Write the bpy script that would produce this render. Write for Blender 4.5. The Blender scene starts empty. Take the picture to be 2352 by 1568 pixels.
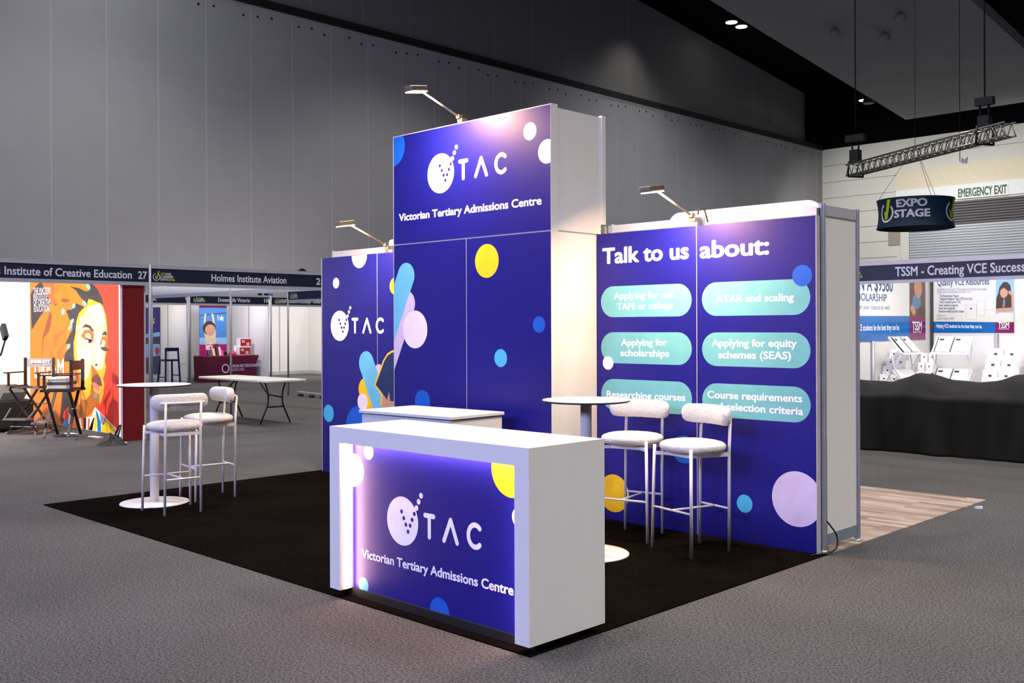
import bpy, bmesh, math, random
from mathutils import Vector, Matrix, noise
random.seed(7)
SC = bpy.context.scene
COL = SC.collection
PI = math.pi
# ------------------------------------------------------------------ camera
CAM = Vector((3.4429, -6.5746, 1.6201)); YAW = -0.776; ROLL = -0.0037
F_PX = 2308.7; CX = 1176.0; CY = 751.116
fw = Vector((math.sin(YAW), math.cos(YAW), 0)); rt = Vector((math.cos(YAW), -math.sin(YAW), 0)); up = Vector((0, 0, 1))
r3 = rt * math.cos(ROLL) + up * math.sin(ROLL); u3 = up * math.cos(ROLL) - rt * math.sin(ROLL)
cd = bpy.data.cameras.new('camera'); cam = bpy.data.objects.new('camera', cd); COL.objects.link(cam)
cd.sensor_fit = 'HORIZONTAL'; cd.sensor_width = 36.0; cd.lens = F_PX / 2352 * 36
cd.shift_y = -(784 - CY) / 2352
cd.clip_end = 300; cd.clip_start = .05
M = Matrix((r3, u3, -fw)).transposed().to_4x4(); M.translation = CAM
cam.matrix_world = M
SC.camera = cam
SC.view_settings.view_transform = 'Standard'; SC.view_settings.look = 'None'
SC.view_settings.exposure = 0.0; SC.view_settings.gamma = 1.0; SC.view_settings.use_curve_mapping = False
try:
    SC.cycles.use_denoising = True
    SC.cycles.max_bounces = 7; SC.cycles.diffuse_bounces = 4; SC.cycles.glossy_bounces = 3; SC.cycles.sample_clamp_indirect = 6
except Exception:
    pass
# ------------------------------------------------------------------ world and hall light
W = bpy.data.worlds.new('hall_world'); SC.world = W; W.use_nodes = True
W.node_tree.nodes['Background'].inputs[0].default_value = (.80, .84, 1.0, 1)
W.node_tree.nodes['Background'].inputs[1].default_value = 0.025

def look_rot(a, b):
    return (Vector(b) - Vector(a)).to_track_quat('-Z', 'Y').to_euler()
def area(name, loc, tgt, power, size, color=(1, 1, 1), sy=None, spread=None, parent=None):
    l = bpy.data.lights.new(name, 'AREA'); l.energy = power; l.color = color; l.size = size
    if sy: l.shape = 'RECTANGLE'; l.size_y = sy
    else: l.shape = 'DISK'
    if spread: l.spread = spread
    o = bpy.data.objects.new(name, l); COL.objects.link(o); o.location = loc; o.rotation_euler = look_rot(loc, tgt)
    if parent: o.parent = parent
    return o
def spot(name, loc, tgt, power, ang, color=(1, 1, 1), blend=.5, r=.3):
    l = bpy.data.lights.new(name, 'SPOT'); l.energy = power; l.color = color; l.spot_size = math.radians(ang); l.spot_blend = blend; l.shadow_soft_size = r
    o = bpy.data.objects.new(name, l); COL.objects.link(o); o.location = loc; o.rotation_euler = look_rot(loc, tgt); return o
NEUT = (1.0, .95, .89)
for (x, y) in ((6, -8), (-3, -5), (-12, -8), (7, 3), (-3, 5), (-12, 4), (-21, 6), (-21, 18), (-10, 18), (2, 18), (-10, 34), (13, -3), (13, 7), (11, 17)):
    spot('hall_downlight', (x, y, 16.5), (x, y, 0), 6600 if x > 10 else 2900 if y < 30 else 6000, 110, NEUT, .7, .5)
# added unseen blue fills that tint and brighten the fronts of the stand
area('front_blue_fill', (-8, -19, 7.5), (-4, -1, 1.0), 1000, 6, (.40, .45, 1.0), sy=3)
area('front_blue_fill', (1.5, -21, 8), (-2, 0, 1.0), 2300, 6, (.50, .54, 1.0), sy=3)
# added unseen fills to brighten the grey folding wall and the far wall
area('wall_fill_area', (-20.5, 6, 14.2), (-24.0, 6, 3.2), 950, 1.2, (.98, .98, 1.0), sy=30)
for y, p in ((32, 8000), (45, 6000)):
    spot('wall_fill_spot', (-9, y, 14.5), (-28.3, y + 2, 4.5), p, 62, (.98, .98, 1.0), 1.0, .8)
spot('wall_scallop', (-25.4, 34.2, 17.0), (-28.2, 34.0, 12.9), 260, 80, (1, .92, .8), 1.0, .4)
for x, p in ((-23, 3600), (-15, 3600), (-6, 2600)):
    spot('far_wall_fill', (x, 43.5, 11.0), (x, 54.4, 6.5), p, 96, (1, .97, .9), .9, .5)  # added spots that only lift the far wall, no fixtures there
# ------------------------------------------------------------------ pixel -> point on a plane of the place
def ray(px, py): return fw + r3 * ((px - CX) / F_PX) - u3 * ((py - CY) / F_PX)
def at(px, py, ax, v):
    d = ray(px, py); return CAM + d * ((v - CAM[ax]) / d[ax])
def atX(px, py, v): return at(px, py, 0, v)
def atY(px, py, v): return at(px, py, 1, v)
def atZ(px, py, v=0.0): return at(px, py, 2, v)
# ------------------------------------------------------------------ materials
def srgb(r, g, b):
    f = lambda c: (c / 255 / 12.92) if c / 255 <= .04045 else ((c / 255 + .055) / 1.055) ** 2.4
    return (f(r), f(g), f(b))
def mat(name, col, rough=.5, metal=0.0, spec=.5, var=.05, vscale=9.0, bump=0.0, bscale=80.0, emit=None, estr=0.0):
    m = bpy.data.materials.new(name); m.use_nodes = True; nt = m.node_tree; b = nt.nodes['Principled BSDF']
    b.inputs['Roughness'].default_value = rough; b.inputs['Metallic'].default_value = metal
    b.inputs['Specular IOR Level'].default_value = spec
    tc = nt.nodes.new('ShaderNodeTexCoord'); nz = nt.nodes.new('ShaderNodeTexNoise'); nz.inputs['Scale'].default_value = vscale
    nz.inputs['Detail'].default_value = 3
    nt.links.new(tc.outputs['Object'], nz.inputs['Vector'])
    rp = nt.nodes.new('ShaderNodeValToRGB'); rp.color_ramp.elements[0].position = .3; rp.color_ramp.elements[1].position = .7
    rp.color_ramp.elements[0].color = (*[c * (1 - var) for c in col], 1); rp.color_ramp.elements[1].color = (*[min(1, c * (1 + var)) for c in col], 1)
    nt.links.new(nz.outputs['Fac'], rp.inputs['Fac']); nt.links.new(rp.outputs['Color'], b.inputs['Base Color'])
    if bump:
        n2 = nt.nodes.new('ShaderNodeTexNoise'); n2.inputs['Scale'].default_value = bscale; n2.inputs['Detail'].default_value = 4
        nt.links.new(tc.outputs['Object'], n2.inputs['Vector'])
        bp = nt.nodes.new('ShaderNodeBump'); bp.inputs['Strength'].default_value = bump; bp.inputs['Distance'].default_value = .01
        nt.links.new(n2.outputs['Fac'], bp.inputs['Height']); nt.links.new(bp.outputs['Normal'], b.inputs['Normal'])
    if emit:
        b.inputs['Emission Color'].default_value = (*emit, 1); b.inputs['Emission Strength'].default_value = estr
    return m
def carpet(name, c0, c1, scale, big):
    m = mat(name, c0, .95, spec=.15); nt = m.node_tree; b = nt.nodes['Principled BSDF']
    tc = nt.nodes.new('ShaderNodeTexCoord')
    n = nt.nodes.new('ShaderNodeTexNoise'); n.inputs['Scale'].default_value = scale; n.inputs['Detail'].default_value = 6; n.inputs['Roughness'].default_value = .85
    g = nt.nodes.new('ShaderNodeTexNoise'); g.inputs['Scale'].default_value = big; g.inputs['Detail'].default_value = 3
    nt.links.new(tc.outputs['Object'], n.inputs['Vector']); nt.links.new(tc.outputs['Object'], g.inputs['Vector'])
    r = nt.nodes.new('ShaderNodeValToRGB'); e = r.color_ramp.elements
    e[0].position = .40; e[0].color = (*c0, 1); e[1].position = .61; e[1].color = (*c1, 1)
    nt.links.new(n.outputs['Fac'], r.inputs['Fac'])
    r2 = nt.nodes.new('ShaderNodeValToRGB'); e = r2.color_ramp.elements
    e[0].position = .35; e[0].color = (.82, .82, .82, 1); e[1].position = .65; e[1].color = (1.08, 1.08, 1.08, 1)
    nt.links.new(g.outputs['Fac'], r2.inputs['Fac'])
    mx = nt.nodes.new('ShaderNodeMix'); mx.data_type = 'RGBA'; mx.blend_type = 'MULTIPLY'; mx.inputs['Factor'].default_value = 1
    nt.links.new(r.outputs['Color'], mx.inputs['A']); nt.links.new(r2.outputs['Color'], mx.inputs['B'])
    nt.links.new(mx.outputs['Result'], b.inputs['Base Color'])
    bp = nt.nodes.new('ShaderNodeBump'); bp.inputs['Strength'].default_value = .5; bp.inputs['Distance'].default_value = .008
    nt.links.new(n.outputs['Fac'], bp.inputs['Height']); nt.links.new(bp.outputs['Normal'], b.inputs['Normal'])
    return m
def wood():
    m = mat('wood_vinyl', (.5, .4, .32), .45); nt = m.node_tree; b = nt.nodes['Principled BSDF']
    tc = nt.nodes.new('ShaderNodeTexCoord')
    br = nt.nodes.new('ShaderNodeTexBrick'); br.inputs['Scale'].default_value = 1.0; br.inputs['Brick Width'].default_value = .62
    br.inputs['Row Height'].default_value = .075; br.inputs['Mortar Size'].default_value = .0012; br.offset = .37
    br.inputs['Color1'].default_value = (*srgb(206, 186, 172), 1); br.inputs['Color2'].default_value = (*srgb(146, 122, 108), 1); br.inputs['Mortar'].default_value = (.2, .15, .12, 1)
    nt.links.new(tc.outputs['Object'], br.inputs['Vector'])
    mp = nt.nodes.new('ShaderNodeMapping'); mp.inputs['Scale'].default_value = (2.2, 46, 1); nt.links.new(tc.outputs['Object'], mp.inputs['Vector'])
    n = nt.nodes.new('ShaderNodeTexNoise'); n.inputs['Scale'].default_value = 1.2; n.inputs['Detail'].default_value = 5; nt.links.new(mp.outputs['Vector'], n.inputs['Vector'])
    r = nt.nodes.new('ShaderNodeValToRGB'); e = r.color_ramp.elements
    e[0].position = .3; e[0].color = (.62, .58, .56, 1); e[1].position = .7; e[1].color = (1.1, 1.08, 1.06, 1); nt.links.new(n.outputs['Fac'], r.inputs['Fac'])
    mx = nt.nodes.new('ShaderNodeMix'); mx.data_type = 'RGBA'; mx.blend_type = 'MULTIPLY'; mx.inputs['Factor'].default_value = 1
    nt.links.new(br.outputs['Color'], mx.inputs['A']); nt.links.new(r.outputs['Color'], mx.inputs['B']); nt.links.new(mx.outputs['Result'], b.inputs['Base Color'])
    return m
def glass(name, col=(1, 1, 1)):
    m = mat(name, col, .08, spec=.5, var=.01); m.node_tree.nodes['Principled BSDF'].inputs['Transmission Weight'].default_value = .75
    return m
K = {}
def C(name, r, g, b, rough=.5, **kw):
    K[name] = mat(name, srgb(r, g, b), rough, **kw); return K[name]
def tint(n, c, sp=.6):
    b = K[n].node_tree.nodes['Principled BSDF']; b.inputs['Specular Tint'].default_value = (*c, 1); b.inputs['Specular IOR Level'].default_value = sp
K['carpet'] = carpet('grey_carpet', srgb(38, 36, 37), srgb(116, 113, 114), 70, .55)
K['blackcarpet'] = carpet('black_carpet', srgb(9, 8, 7), srgb(27, 22, 20), 90, 1.5)
K['wood'] = wood()
C('wallgrey', 150, 150, 152, .9, var=.03, vscale=1.2, bump=.25, bscale=60); C('wallupper_shade', 112, 112, 112, .9, var=.03)
C('seam', 172, 172, 172, .7); C('black', 7, 7, 8, .7); C('ceilblack', 3, 3, 3, .95, spec=.1); C('soffit', 150, 150, 150, .9, var=.06, vscale=.4)
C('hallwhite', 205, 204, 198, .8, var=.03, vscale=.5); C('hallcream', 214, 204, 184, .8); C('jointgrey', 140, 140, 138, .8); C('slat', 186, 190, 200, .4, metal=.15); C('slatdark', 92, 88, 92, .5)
C('doorband', 222, 224, 226, .6); C('brownpanel', 150, 140, 132, .7)
C('blue', 15, 20, 126, .46, spec=.5, var=.02); C('midblue', 0, 92, 205, .54, spec=.5); C('cyan', 72, 180, 222, .54, spec=.5); C('lightblue', 105, 195, 228, .54, spec=.5); C('yellow', 248, 200, 22, .54, spec=.5); C('mint', 205, 245, 232, .54, spec=.5)
C('lilac', 216, 200, 232, .54, spec=.5); C('palelilac', 240, 230, 244, .54, spec=.5); C('pill', 108, 182, 186, .54, spec=.5); C('printwhite', 250, 248, 250, .54, spec=.5); C('navycloth', 14, 42, 92, .7, var=.3, vscale=30); C('skin', 200, 150, 125, .6)
C('panelwhite', 226, 224, 222, .5, var=.01); C('counterwhite', 228, 228, 228, .42, var=.015); C('alu', 168, 168, 176, .5, metal=.5); C('alulight', 200, 200, 205, .45, metal=.3); C('darkrail', 40, 38, 40, .5)
C('kick', 120, 134, 150, .5); C('whitemetal', 235, 228, 226, .4); C('boucle', 238, 232, 224, .95, var=.08, vscale=60, bump=1.0, bscale=130, spec=.2)
C('tablewhite', 236, 234, 232, .35, var=.02); C('darkedge', 28, 26, 34, .5); C('lamphead', 150, 138, 122, .35, metal=.6); C('lamparm', 205, 190, 170, .35, metal=.5)
K['lampglow'] = mat('lamp_glow', (1, .85, .6), .4, emit=(1.0, .74, .42), estr=42)
K['ledglow'] = mat('led_glow', (1, .9, .85), .4, emit=(1.0, .60, .46), estr=95)
K['downglow'] = mat('downlight_glow', (1, 1, .9), .4, emit=(1.0, .96, .80), estr=9)
C('fascia', 24, 30, 54, .5, var=.02); C('fascia2', 34, 42, 70, .5, var=.02); C('fasciatext', 226, 226, 236, .5); C('lime', 178, 212, 20, .5)
C('red', 122, 4, 16, .6); C('cordblack', 8, 8, 9, .5); C('blackwood', 14, 12, 12, .4); C('slingbrown', 84, 66, 56, .8); C('slinggrey', 140, 128, 126, .8); C('cream', 236, 222, 196, .7); C('darkgrey', 70, 66, 66, .7); C('chrome', 215, 218, 226, .2, metal=.9); C('steelgrey', 126, 120, 116, .35, metal=.5)
C('caseblack', 12, 12, 13, .6); C('tan', 176, 130, 96, .6); C('plasticwhite', 232, 230, 224, .4); C('navyplastic', 16, 24, 72, .4); C('palegreen', 205, 222, 212, .4); C('maroon', 96, 4, 46, .8, var=.08); C('magenta', 168, 12, 112, .5); C('hotpink', 226, 20, 110, .5); C('boxred', 176, 24, 56, .5)
C('skyblue', 66, 128, 200, .5); C('skypale', 140, 190, 232, .5); C('sand', 214, 198, 160, .6); C('brownhair', 62, 44, 38, .6); C('posterorange', 236, 118, 0, .5, var=.08, vscale=2); C('posterred', 250, 60, 34, .5); C('posterdark', 28, 20, 20, .5); C('facelight', 255, 226, 158, .5, var=.05, vscale=3); C('faceglow', 255, 244, 222, .5); C('faceamber', 244, 168, 40, .5); C('facebrown', 170, 92, 16, .5); C('hand', 222, 116, 8, .5, var=.2, vscale=5); C('handdark', 130, 58, 8, .5); C('nail', 120, 204, 226, .4); C('eyeshadow', 232, 96, 44, .5); C('lipdark', 92, 16, 20, .4); C('liplight', 240, 110, 90, .4); C('petrol', 0, 104, 168, .5); C('pgrey', 136, 128, 146, .5); C('pwhite', 244, 240, 242, .5)
C('posterpaper', 226, 226, 224, .18, var=.03); C('tssmblue', 0, 98, 176, .18, var=.06, vscale=3); C('tssmnavy', 10, 62, 116, .3); C('tssmplum', 124, 10, 88, .18); C('photobrown', 96, 60, 44, .3, var=.3, vscale=8); C('textgrey', 120, 130, 146, .5); C('denim', 96, 132, 172, .4); C('clothblack', 7, 7, 8, .85, var=.3, vscale=3); C('bookwhite', 244, 244, 246, .4); C('signnavy', 4, 44, 66, .55); C('signunder', 3, 14, 26, .8); C('exitgreen', 0, 66, 28, .5); C('trussalu', 150, 150, 140, .3, metal=.7); C('hoist', 14, 14, 15, .5); C('wire', 40, 40, 42, .5); C('paperscrap', 235, 235, 232, .8)
K['acrylic'] = glass('clear_acrylic', (.95, .96, 1))
tint('blue', (1.0, .72, .62), .45)
tint('blackcarpet', (1, 1, 1), 0.0)
# ------------------------------------------------------------------ mesh builder
class MB:
    def __init__(s): s.v = []; s.f = []; s.m = []; s.sm = []
    def face(s, pts, mi=0, smooth=False):
        n = len(s.v); s.v += [Vector(p) for p in pts]; s.f.append(tuple(range(n, n + len(pts)))); s.m.append(mi); s.sm.append(smooth)
    def box(s, a, b, mi=0, T=None):
        x0, y0, z0 = a; x1, y1, z1 = b; n = len(s.v)
        P = [Vector(p) for p in ((x0, y0, z0), (x1, y0, z0), (x1, y1, z0), (x0, y1, z0), (x0, y0, z1), (x1, y0, z1), (x1, y1, z1), (x0, y1, z1))]
        if T: P = [T @ p for p in P]
        s.v += P
        for q in ((0, 3, 2, 1), (4, 5, 6, 7), (0, 1, 5, 4), (1, 2, 6, 5), (2, 3, 7, 6), (3, 0, 4, 7)):
            s.f.append(tuple(n + i for i in q)); s.m.append(mi); s.sm.append(False)
    def bar(s, p, q, w, h, mi=0, upv=(0, 0, 1)):
        p = Vector(p); q = Vector(q); d = (q - p).normalized(); u = Vector(upv)
        if abs(d.dot(u)) > .98: u = Vector((0, 1, 0))
        a = d.cross(u).normalized(); c = a.cross(d).normalized(); n = len(s.v)
        for o in (p, q):
            for i, j in ((-1, -1), (1, -1), (1, 1), (-1, 1)): s.v.append(o + a * (i * w / 2) + c * (j * h / 2))
        for f in ((0, 3, 2, 1), (4, 5, 6, 7), (0, 1, 5, 4), (1, 2, 6, 5), (2, 3, 7, 6), (3, 0, 4, 7)):
            s.f.append(tuple(n + i for i in f)); s.m.append(mi); s.sm.append(False)
    def tube(s, pts, r, seg=10, mi=0, caps=True):
        pts = [Vector(p) for p in pts]; R = r if isinstance(r, (list, tuple)) else [r] * len(pts); n = len(s.v); u = None
        for i, p in enumerate(pts):
            d = (pts[min(i + 1, len(pts) - 1)] - pts[max(i - 1, 0)]).normalized()
            if u is None:
                u = Vector((0, 0, 1)) if abs(d.z) < .9 else Vector((1, 0, 0))
            u = (u - d * u.dot(d)).normalized(); w = d.cross(u)
            for k in range(seg):
                t = 2 * PI * k / seg; s.v.append(p + (u * math.cos(t) + w * math.sin(t)) * R[i])
        for i in range(len(pts) - 1):
            for k in range(seg):
                s.f.append((n + i * seg + k, n + i * seg + (k + 1) % seg, n + (i + 1) * seg + (k + 1) % seg, n + (i + 1) * seg + k)); s.m.append(mi); s.sm.append(True)
        if caps:
            s.f.append(tuple(n + k for k in range(seg))[::-1]); s.m.append(mi); s.sm.append(False)
            e = n + (len(pts) - 1) * seg; s.f.append(tuple(e + k for k in range(seg))); s.m.append(mi); s.sm.append(False)
    def lathe(s, prof, seg=48, c=(0, 0, 0), mi=0, sx=1, sy=1, smooth=True):
        n = len(s.v)
        for (r, z) in prof:
            for k in range(seg):
                t = 2 * PI * k / seg; s.v.append(Vector((c[0] + r * sx * math.cos(t), c[1] + r * sy * math.sin(t), c[2] + z)))
        for i in range(len(prof) - 1):
            for k in range(seg):
                s.f.append((n + i * seg + k, n + i * seg + (k + 1) % seg, n + (i + 1) * seg + (k + 1) % seg, n + (i + 1) * seg + k)); s.m.append(mi); s.sm.append(smooth)
        s.f.append(tuple(n + k for k in range(seg))[::-1]); s.m.append(mi); s.sm.append(False)
        e = n + (len(prof) - 1) * seg; s.f.append(tuple(e + k for k in range(seg))); s.m.append(mi); s.sm.append(False)
    def prism(s, poly, d, mi=0):
        d = Vector(d); A = [Vector(p) for p in poly]; B = [p + d for p in A]; s.face(A[::-1], mi); s.face(B, mi)
        for i in range(len(A)): s.face([A[i], A[(i + 1) % len(A)], B[(i + 1) % len(A)], B[i]], mi)
    def grid(s, P, mi=0, smooth=True, closed=False):
        n = len(s.v); h = len(P); w = len(P[0])
        for row in P: s.v += [Vector(p) for p in row]
        for i in range(h - 1):
            for j in range(w if closed else w - 1):
                k = (j + 1) % w
                s.f.append((n + i * w + j, n + i * w + k, n + (i + 1) * w + k, n + (i + 1) * w + j)); s.m.append(mi); s.sm.append(smooth)
ORG = {}
def props(o, label=None, cat=None, group=None, kind=None):
    if label: o['label'] = label
    if cat: o['category'] = cat
    if group: o['group'] = group
    if kind: o['kind'] = kind
def thing(name, label, cat, loc=(0, 0, 0), rz=0, group=None):
    o = bpy.data.objects.new(name, None); COL.objects.link(o); o.location = loc; o.rotation_euler = (0, 0, rz); o.empty_display_size = .1
    props(o, label, cat, group); ORG[o.name] = Vector(loc) if rz == 0 else None
    return o
def part(name, mb, mats, parent=None, local=False, label=None, bevel=0, seg=2, fixn=True, subsurf=0, kind=None):
    """world-space mesh data unless local; parents shift it by their own base point"""
    me = bpy.data.meshes.new(name); base = Vector((0, 0, 0))
    if parent is not None and not local:
        base = ORG.get(parent.name) or Vector((0, 0, 0))
    me.from_pydata([tuple(v - base) for v in mb.v], [], mb.f)
    for m in (mats if isinstance(mats, (list, tuple)) else [mats]): me.materials.append(K[m] if isinstance(m, str) else m)
    me.polygons.foreach_set('material_index', mb.m); me.polygons.foreach_set('use_smooth', mb.sm)
    if fixn:
        bm = bmesh.new(); bm.from_mesh(me); bmesh.ops.recalc_face_normals(bm, faces=bm.faces); bm.to_mesh(me); bm.free()
    o = bpy.data.objects.new(name, me); COL.objects.link(o)
    if parent is not None: o.parent = parent
    ORG[o.name] = base
    if bevel:
        b = o.modifiers.new('bevel', 'BEVEL'); b.width = bevel; b.segments = seg; b.limit_method = 'ANGLE'; b.angle_limit = .7
    if subsurf:
        b = o.modifiers.new('subsurf', 'SUBSURF'); b.levels = subsurf; b.render_levels = subsurf
    props(o, label, kind=kind)
    return o
def single(name, mb, mats, label, cat, group=None, kind=None, **kw):
    """a thing that is one mesh: origin at the middle of its base"""
    xs = [v.x for v in mb.v]; ys = [v.y for v in mb.v]; zs = [v.z for v in mb.v]
    b = Vector(((min(xs) + max(xs)) / 2, (min(ys) + max(ys)) / 2, min(zs)))
    mb.v = [v - b for v in mb.v]
    o = part(name, mb, mats, **kw); o.location = b; props(o, label, cat, group, kind); return o
def structure(name, mb, mats, **kw):
    o = part(name, mb, mats, **kw); o['kind'] = 'structure'; return o
def copy_tree(root, loc, rz, label, group=None):
    r = root.copy(); COL.objects.link(r); r.location = loc; r.rotation_euler = (0, 0, rz); r['label'] = label
    if group: r['group'] = group
    for ch in list(root.children):
        c = ch.copy(); COL.objects.link(c); c.parent = r
        for g in list(ch.children):
            d = g.copy(); COL.objects.link(d); d.parent = c
    return r
# ------------------------------------------------------------------ flat print: lettering and shapes on a surface
_fc = {}
def glyphs(s, off):
    k = (s, off)
    if k not in _fc:
        c = bpy.data.curves.new('t', 'FONT'); c.body = s; c.size = 1; c.offset = off; c.resolution_u = 3
        o = bpy.data.objects.new('t', c); COL.objects.link(o)
        dg = bpy.context.evaluated_depsgraph_get(); dg.update()
        me = bpy.data.meshes.new_from_object(o.evaluated_get(dg))
        _fc[k] = ([(v.co.x, v.co.y) for v in me.vertices], [tuple(p.vertices) for p in me.polygons])
        bpy.data.objects.remove(o); bpy.data.curves.remove(c); bpy.data.meshes.remove(me)
    return _fc[k]
_hv, _ = glyphs('H', 0); CAPH = max(y for x, y in _hv)
def lettering(mb, s, L, R, cap, n, bold=.02, mi=0, lift=.0012, upv=(0, 0, 1)):
    """L, R: baseline ends; cap: capital height; strokes thickened by close-set layers"""
    V, Fc = glyphs(s, 0.0); L = Vector(L); R = Vector(R); n = Vector(n); u = Vector(upv)
    x0 = min(x for x, y in V); x1 = max(x for x, y in V); D = (R - L) / (x1 - x0); k = cap / CAPH
    sh = ((0, 0),) if bold < .005 else [(0, 0)] + [(bold * 1.15 * math.cos(PI / 4 * q), bold * math.sin(PI / 4 * q)) for q in range(8)]
    for i, (dx, dy) in enumerate(sh):
        b = len(mb.v)
        for x, y in V: mb.v.append(L + D * (x - x0 + dx) + u * ((y + dy) * k) + n * (lift + i * .00003))
        for f in Fc: mb.f.append(tuple(b + j for j in f)); mb.m.append(mi); mb.sm.append(False)
class Plane:
    def __init__(s, ax, v, n, rect): s.ax = ax; s.v = v; s.n = Vector(n); s.rect = rect; s.u = 1 - ax
    def uv(s, px, py): p = at(px, py, s.ax, s.v); return (p[s.u], p.z)
    def p3(s, q, lift): c = [0, 0, q[1]]; c[s.ax] = s.v; c[s.u] = q[0]; return Vector(c) + s.n * lift
    def clip(s, P):
        u0, u1, v0, v1 = s.rect
        for ax, lim, sg in ((0, u0, 1), (0, u1, -1), (1, v0, 1), (1, v1, -1)):
            out = []
            for i in range(len(P)):
                a = P[i]; b = P[(i + 1) % len(P)]; ia = (a[ax] - lim) * sg >= 0; ib = (b[ax] - lim) * sg >= 0
                if ia: out.append(a)
                if ia != ib:
                    t = (lim - a[ax]) / (b[ax] - a[ax]); out.append((a[0] + (b[0] - a[0]) * t, a[1] + (b[1] - a[1]) * t))
            P = out
            if len(P) < 3: return []
        return P
    def poly(s, mb, P, mi, layer=1):
        P = s.clip(P)
        if len(P) >= 3: mb.face([s.p3(q, layer * .0002) for q in P], mi)
    def circ(s, mb, c, r, mi, layer=1, seg=48): s.poly(mb, [(c[0] + r * math.cos(2 * PI * k / seg), c[1] + r * math.sin(2 * PI * k / seg)) for k in range(seg)], mi, layer)
    def caps(s, mb, a, b, r, mi, layer=1, seg=20):
        t = math.atan2(b[1] - a[1], b[0] - a[0])
        P = [(b[0] + r * math.cos(t - PI / 2 + PI * k / seg), b[1] + r * math.sin(t - PI / 2 + PI * k / seg)) for k in range(seg + 1)]
        P += [(a[0] + r * math.cos(t + PI / 2 + PI * k / seg), a[1] + r * math.sin(t + PI / 2 + PI * k / seg)) for k in range(seg + 1)]
        s.poly(mb, P, mi, layer)
    def pxpoly(s, mb, pts, mi, layer=1, tf=None): s.poly(mb, [s.uv(*(tf(*p) if tf else p)) for p in pts], mi, layer)
    def text(s, mb, t, pl, pr, cap, bold=.02, mi=0, lift=.0009): 
        a = s.p3(s.uv(*pl), 0); b = s.p3(s.uv(*pr), 0)
        lettering(mb, t, a, b, cap, s.n, bold, mi, lift)
def tac_logo(pl, mb, c, R, layer=2):
    """white disc with a tick of dots, and the letters T, an open A and C; mats 0 white 1 blue"""
    P = lambda x, y: (c[0] + x * R, c[1] + y * R)
    pl.circ(mb, c, R, 0, layer, 64)
    for i, (x, y) in enumerate(((-.05, .386), (.09, .13), (.225, -.12), (.36, -.385), (.495, -.12), (.625, .13), (.76, .386))):
        pl.circ(mb, P(x, y), R * .088, 1, layer + 1, 20)
    for x, y in ((.895, .645), (1.03, .91), (1.18, 1.17)): pl.circ(mb, P(x, y), R * .115, 0, layer, 24)
    w = .098 * R
    pl.caps(mb, P(1.42, .423), P(1.94, .423), w, 0, layer); pl.caps(mb, P(1.68, .423), P(1.68, -.415), w, 0, layer + .1)
    pl.caps(mb, P(2.555, -.42), P(2.945, .42), w, 0, layer); pl.caps(mb, P(2.945, .42), P(3.317, -.42), w, 0, layer + .1)
    cx, cy, rr, hh = 4.33, 0, .375, .42
    arc = []
    for k in range(25):
        t = math.radians(48 + (312 - 48) * k / 24); arc.append((cx + rr * math.cos(t), cy + hh * math.sin(t)))
    rib = []; inn = []
    for k, (x, y) in enumerate(arc):
        t = math.radians(48 + 264 * k / 24); nx, ny = math.cos(t) * hh, math.sin(t) * rr; q = math.hypot(nx, ny); wr = .098
        rib.append((x + wr * nx / q, y + wr * ny / q)); inn.append((x - wr * nx / q, y - wr * ny / q))
    for k in range(24): mb.face([pl.p3(P(*q), layer * .0002) for q in (rib[k], rib[k + 1], inn[k + 1], inn[k])], 0)
    pl.circ(mb, P(*arc[0]), w, 0, layer + .1, 20); pl.circ(mb, P(*arc[-1]), w, 0, layer + .1, 20)
# ================================================================== THE HALL
mb = MB(); mb.face([(-60, -45, 0), (40, -45, 0), (40, 70, 0), (-60, 70, 0)]); structure('floor', mb, 'carpet')
XW, YB = -28.0, 54.4
mb = MB(); mb.box((XW - .3, -30, 0), (XW, YB, 13.1)); structure('wall_left', mb, 'wallgrey')
mb = MB()
for i in range(-20, 29):
    y = 5.456 + 1.72 * i
    if y < YB: mb.box((XW, y - .014, 0), (XW + .006, y + .014, 13.0))
structure('trim_1', mb, 'seam')
mb = MB(); mb.box((XW - .2, -30, 13.05), (XW + .12, YB, 13.32)); structure('trim_2', mb, 'black')
mb = MB()
for i in range(-40, 140):
    y = 5.2 + .57 * i
    if y < YB - 1 and (i % 4 != 3): mb.box((XW, y - .035, 12.58 + .06 * (i % 3)), (XW + .02, y + .035, 12.65 + .06 * (i % 3)))
structure('trim_3', mb, 'black')
zc = lambda y: 22.46 - .113 * y
mb = MB(); mb.prism([(XW - .6, -30, 13.3), (XW - .6, YB - 1.8, 13.3), (XW - .6, YB - 1.8, zc(YB - 1.8)), (XW - .6, -30, zc(-30))], (.35, 0, 0)); structure('wall_left_upper', mb, 'wallupper_shade')  # same wall grey as below, its weaker light painted as a darker colour
mb = MB()
for i in range(-16, 22):
    y = 5.456 + 2.4 * i
    if y < YB: mb.box((XW - .25, y - .012, 13.3), (XW - .245, y + .012, zc(y)))
structure('trim_4', mb, 'jointgrey')
mb = MB(); mb.box((XW - .6, YB - 1.8, 13.33), (XW + .15, YB + .1, 24)); structure('wall_left_corner', mb, 'ceilblack')
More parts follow.
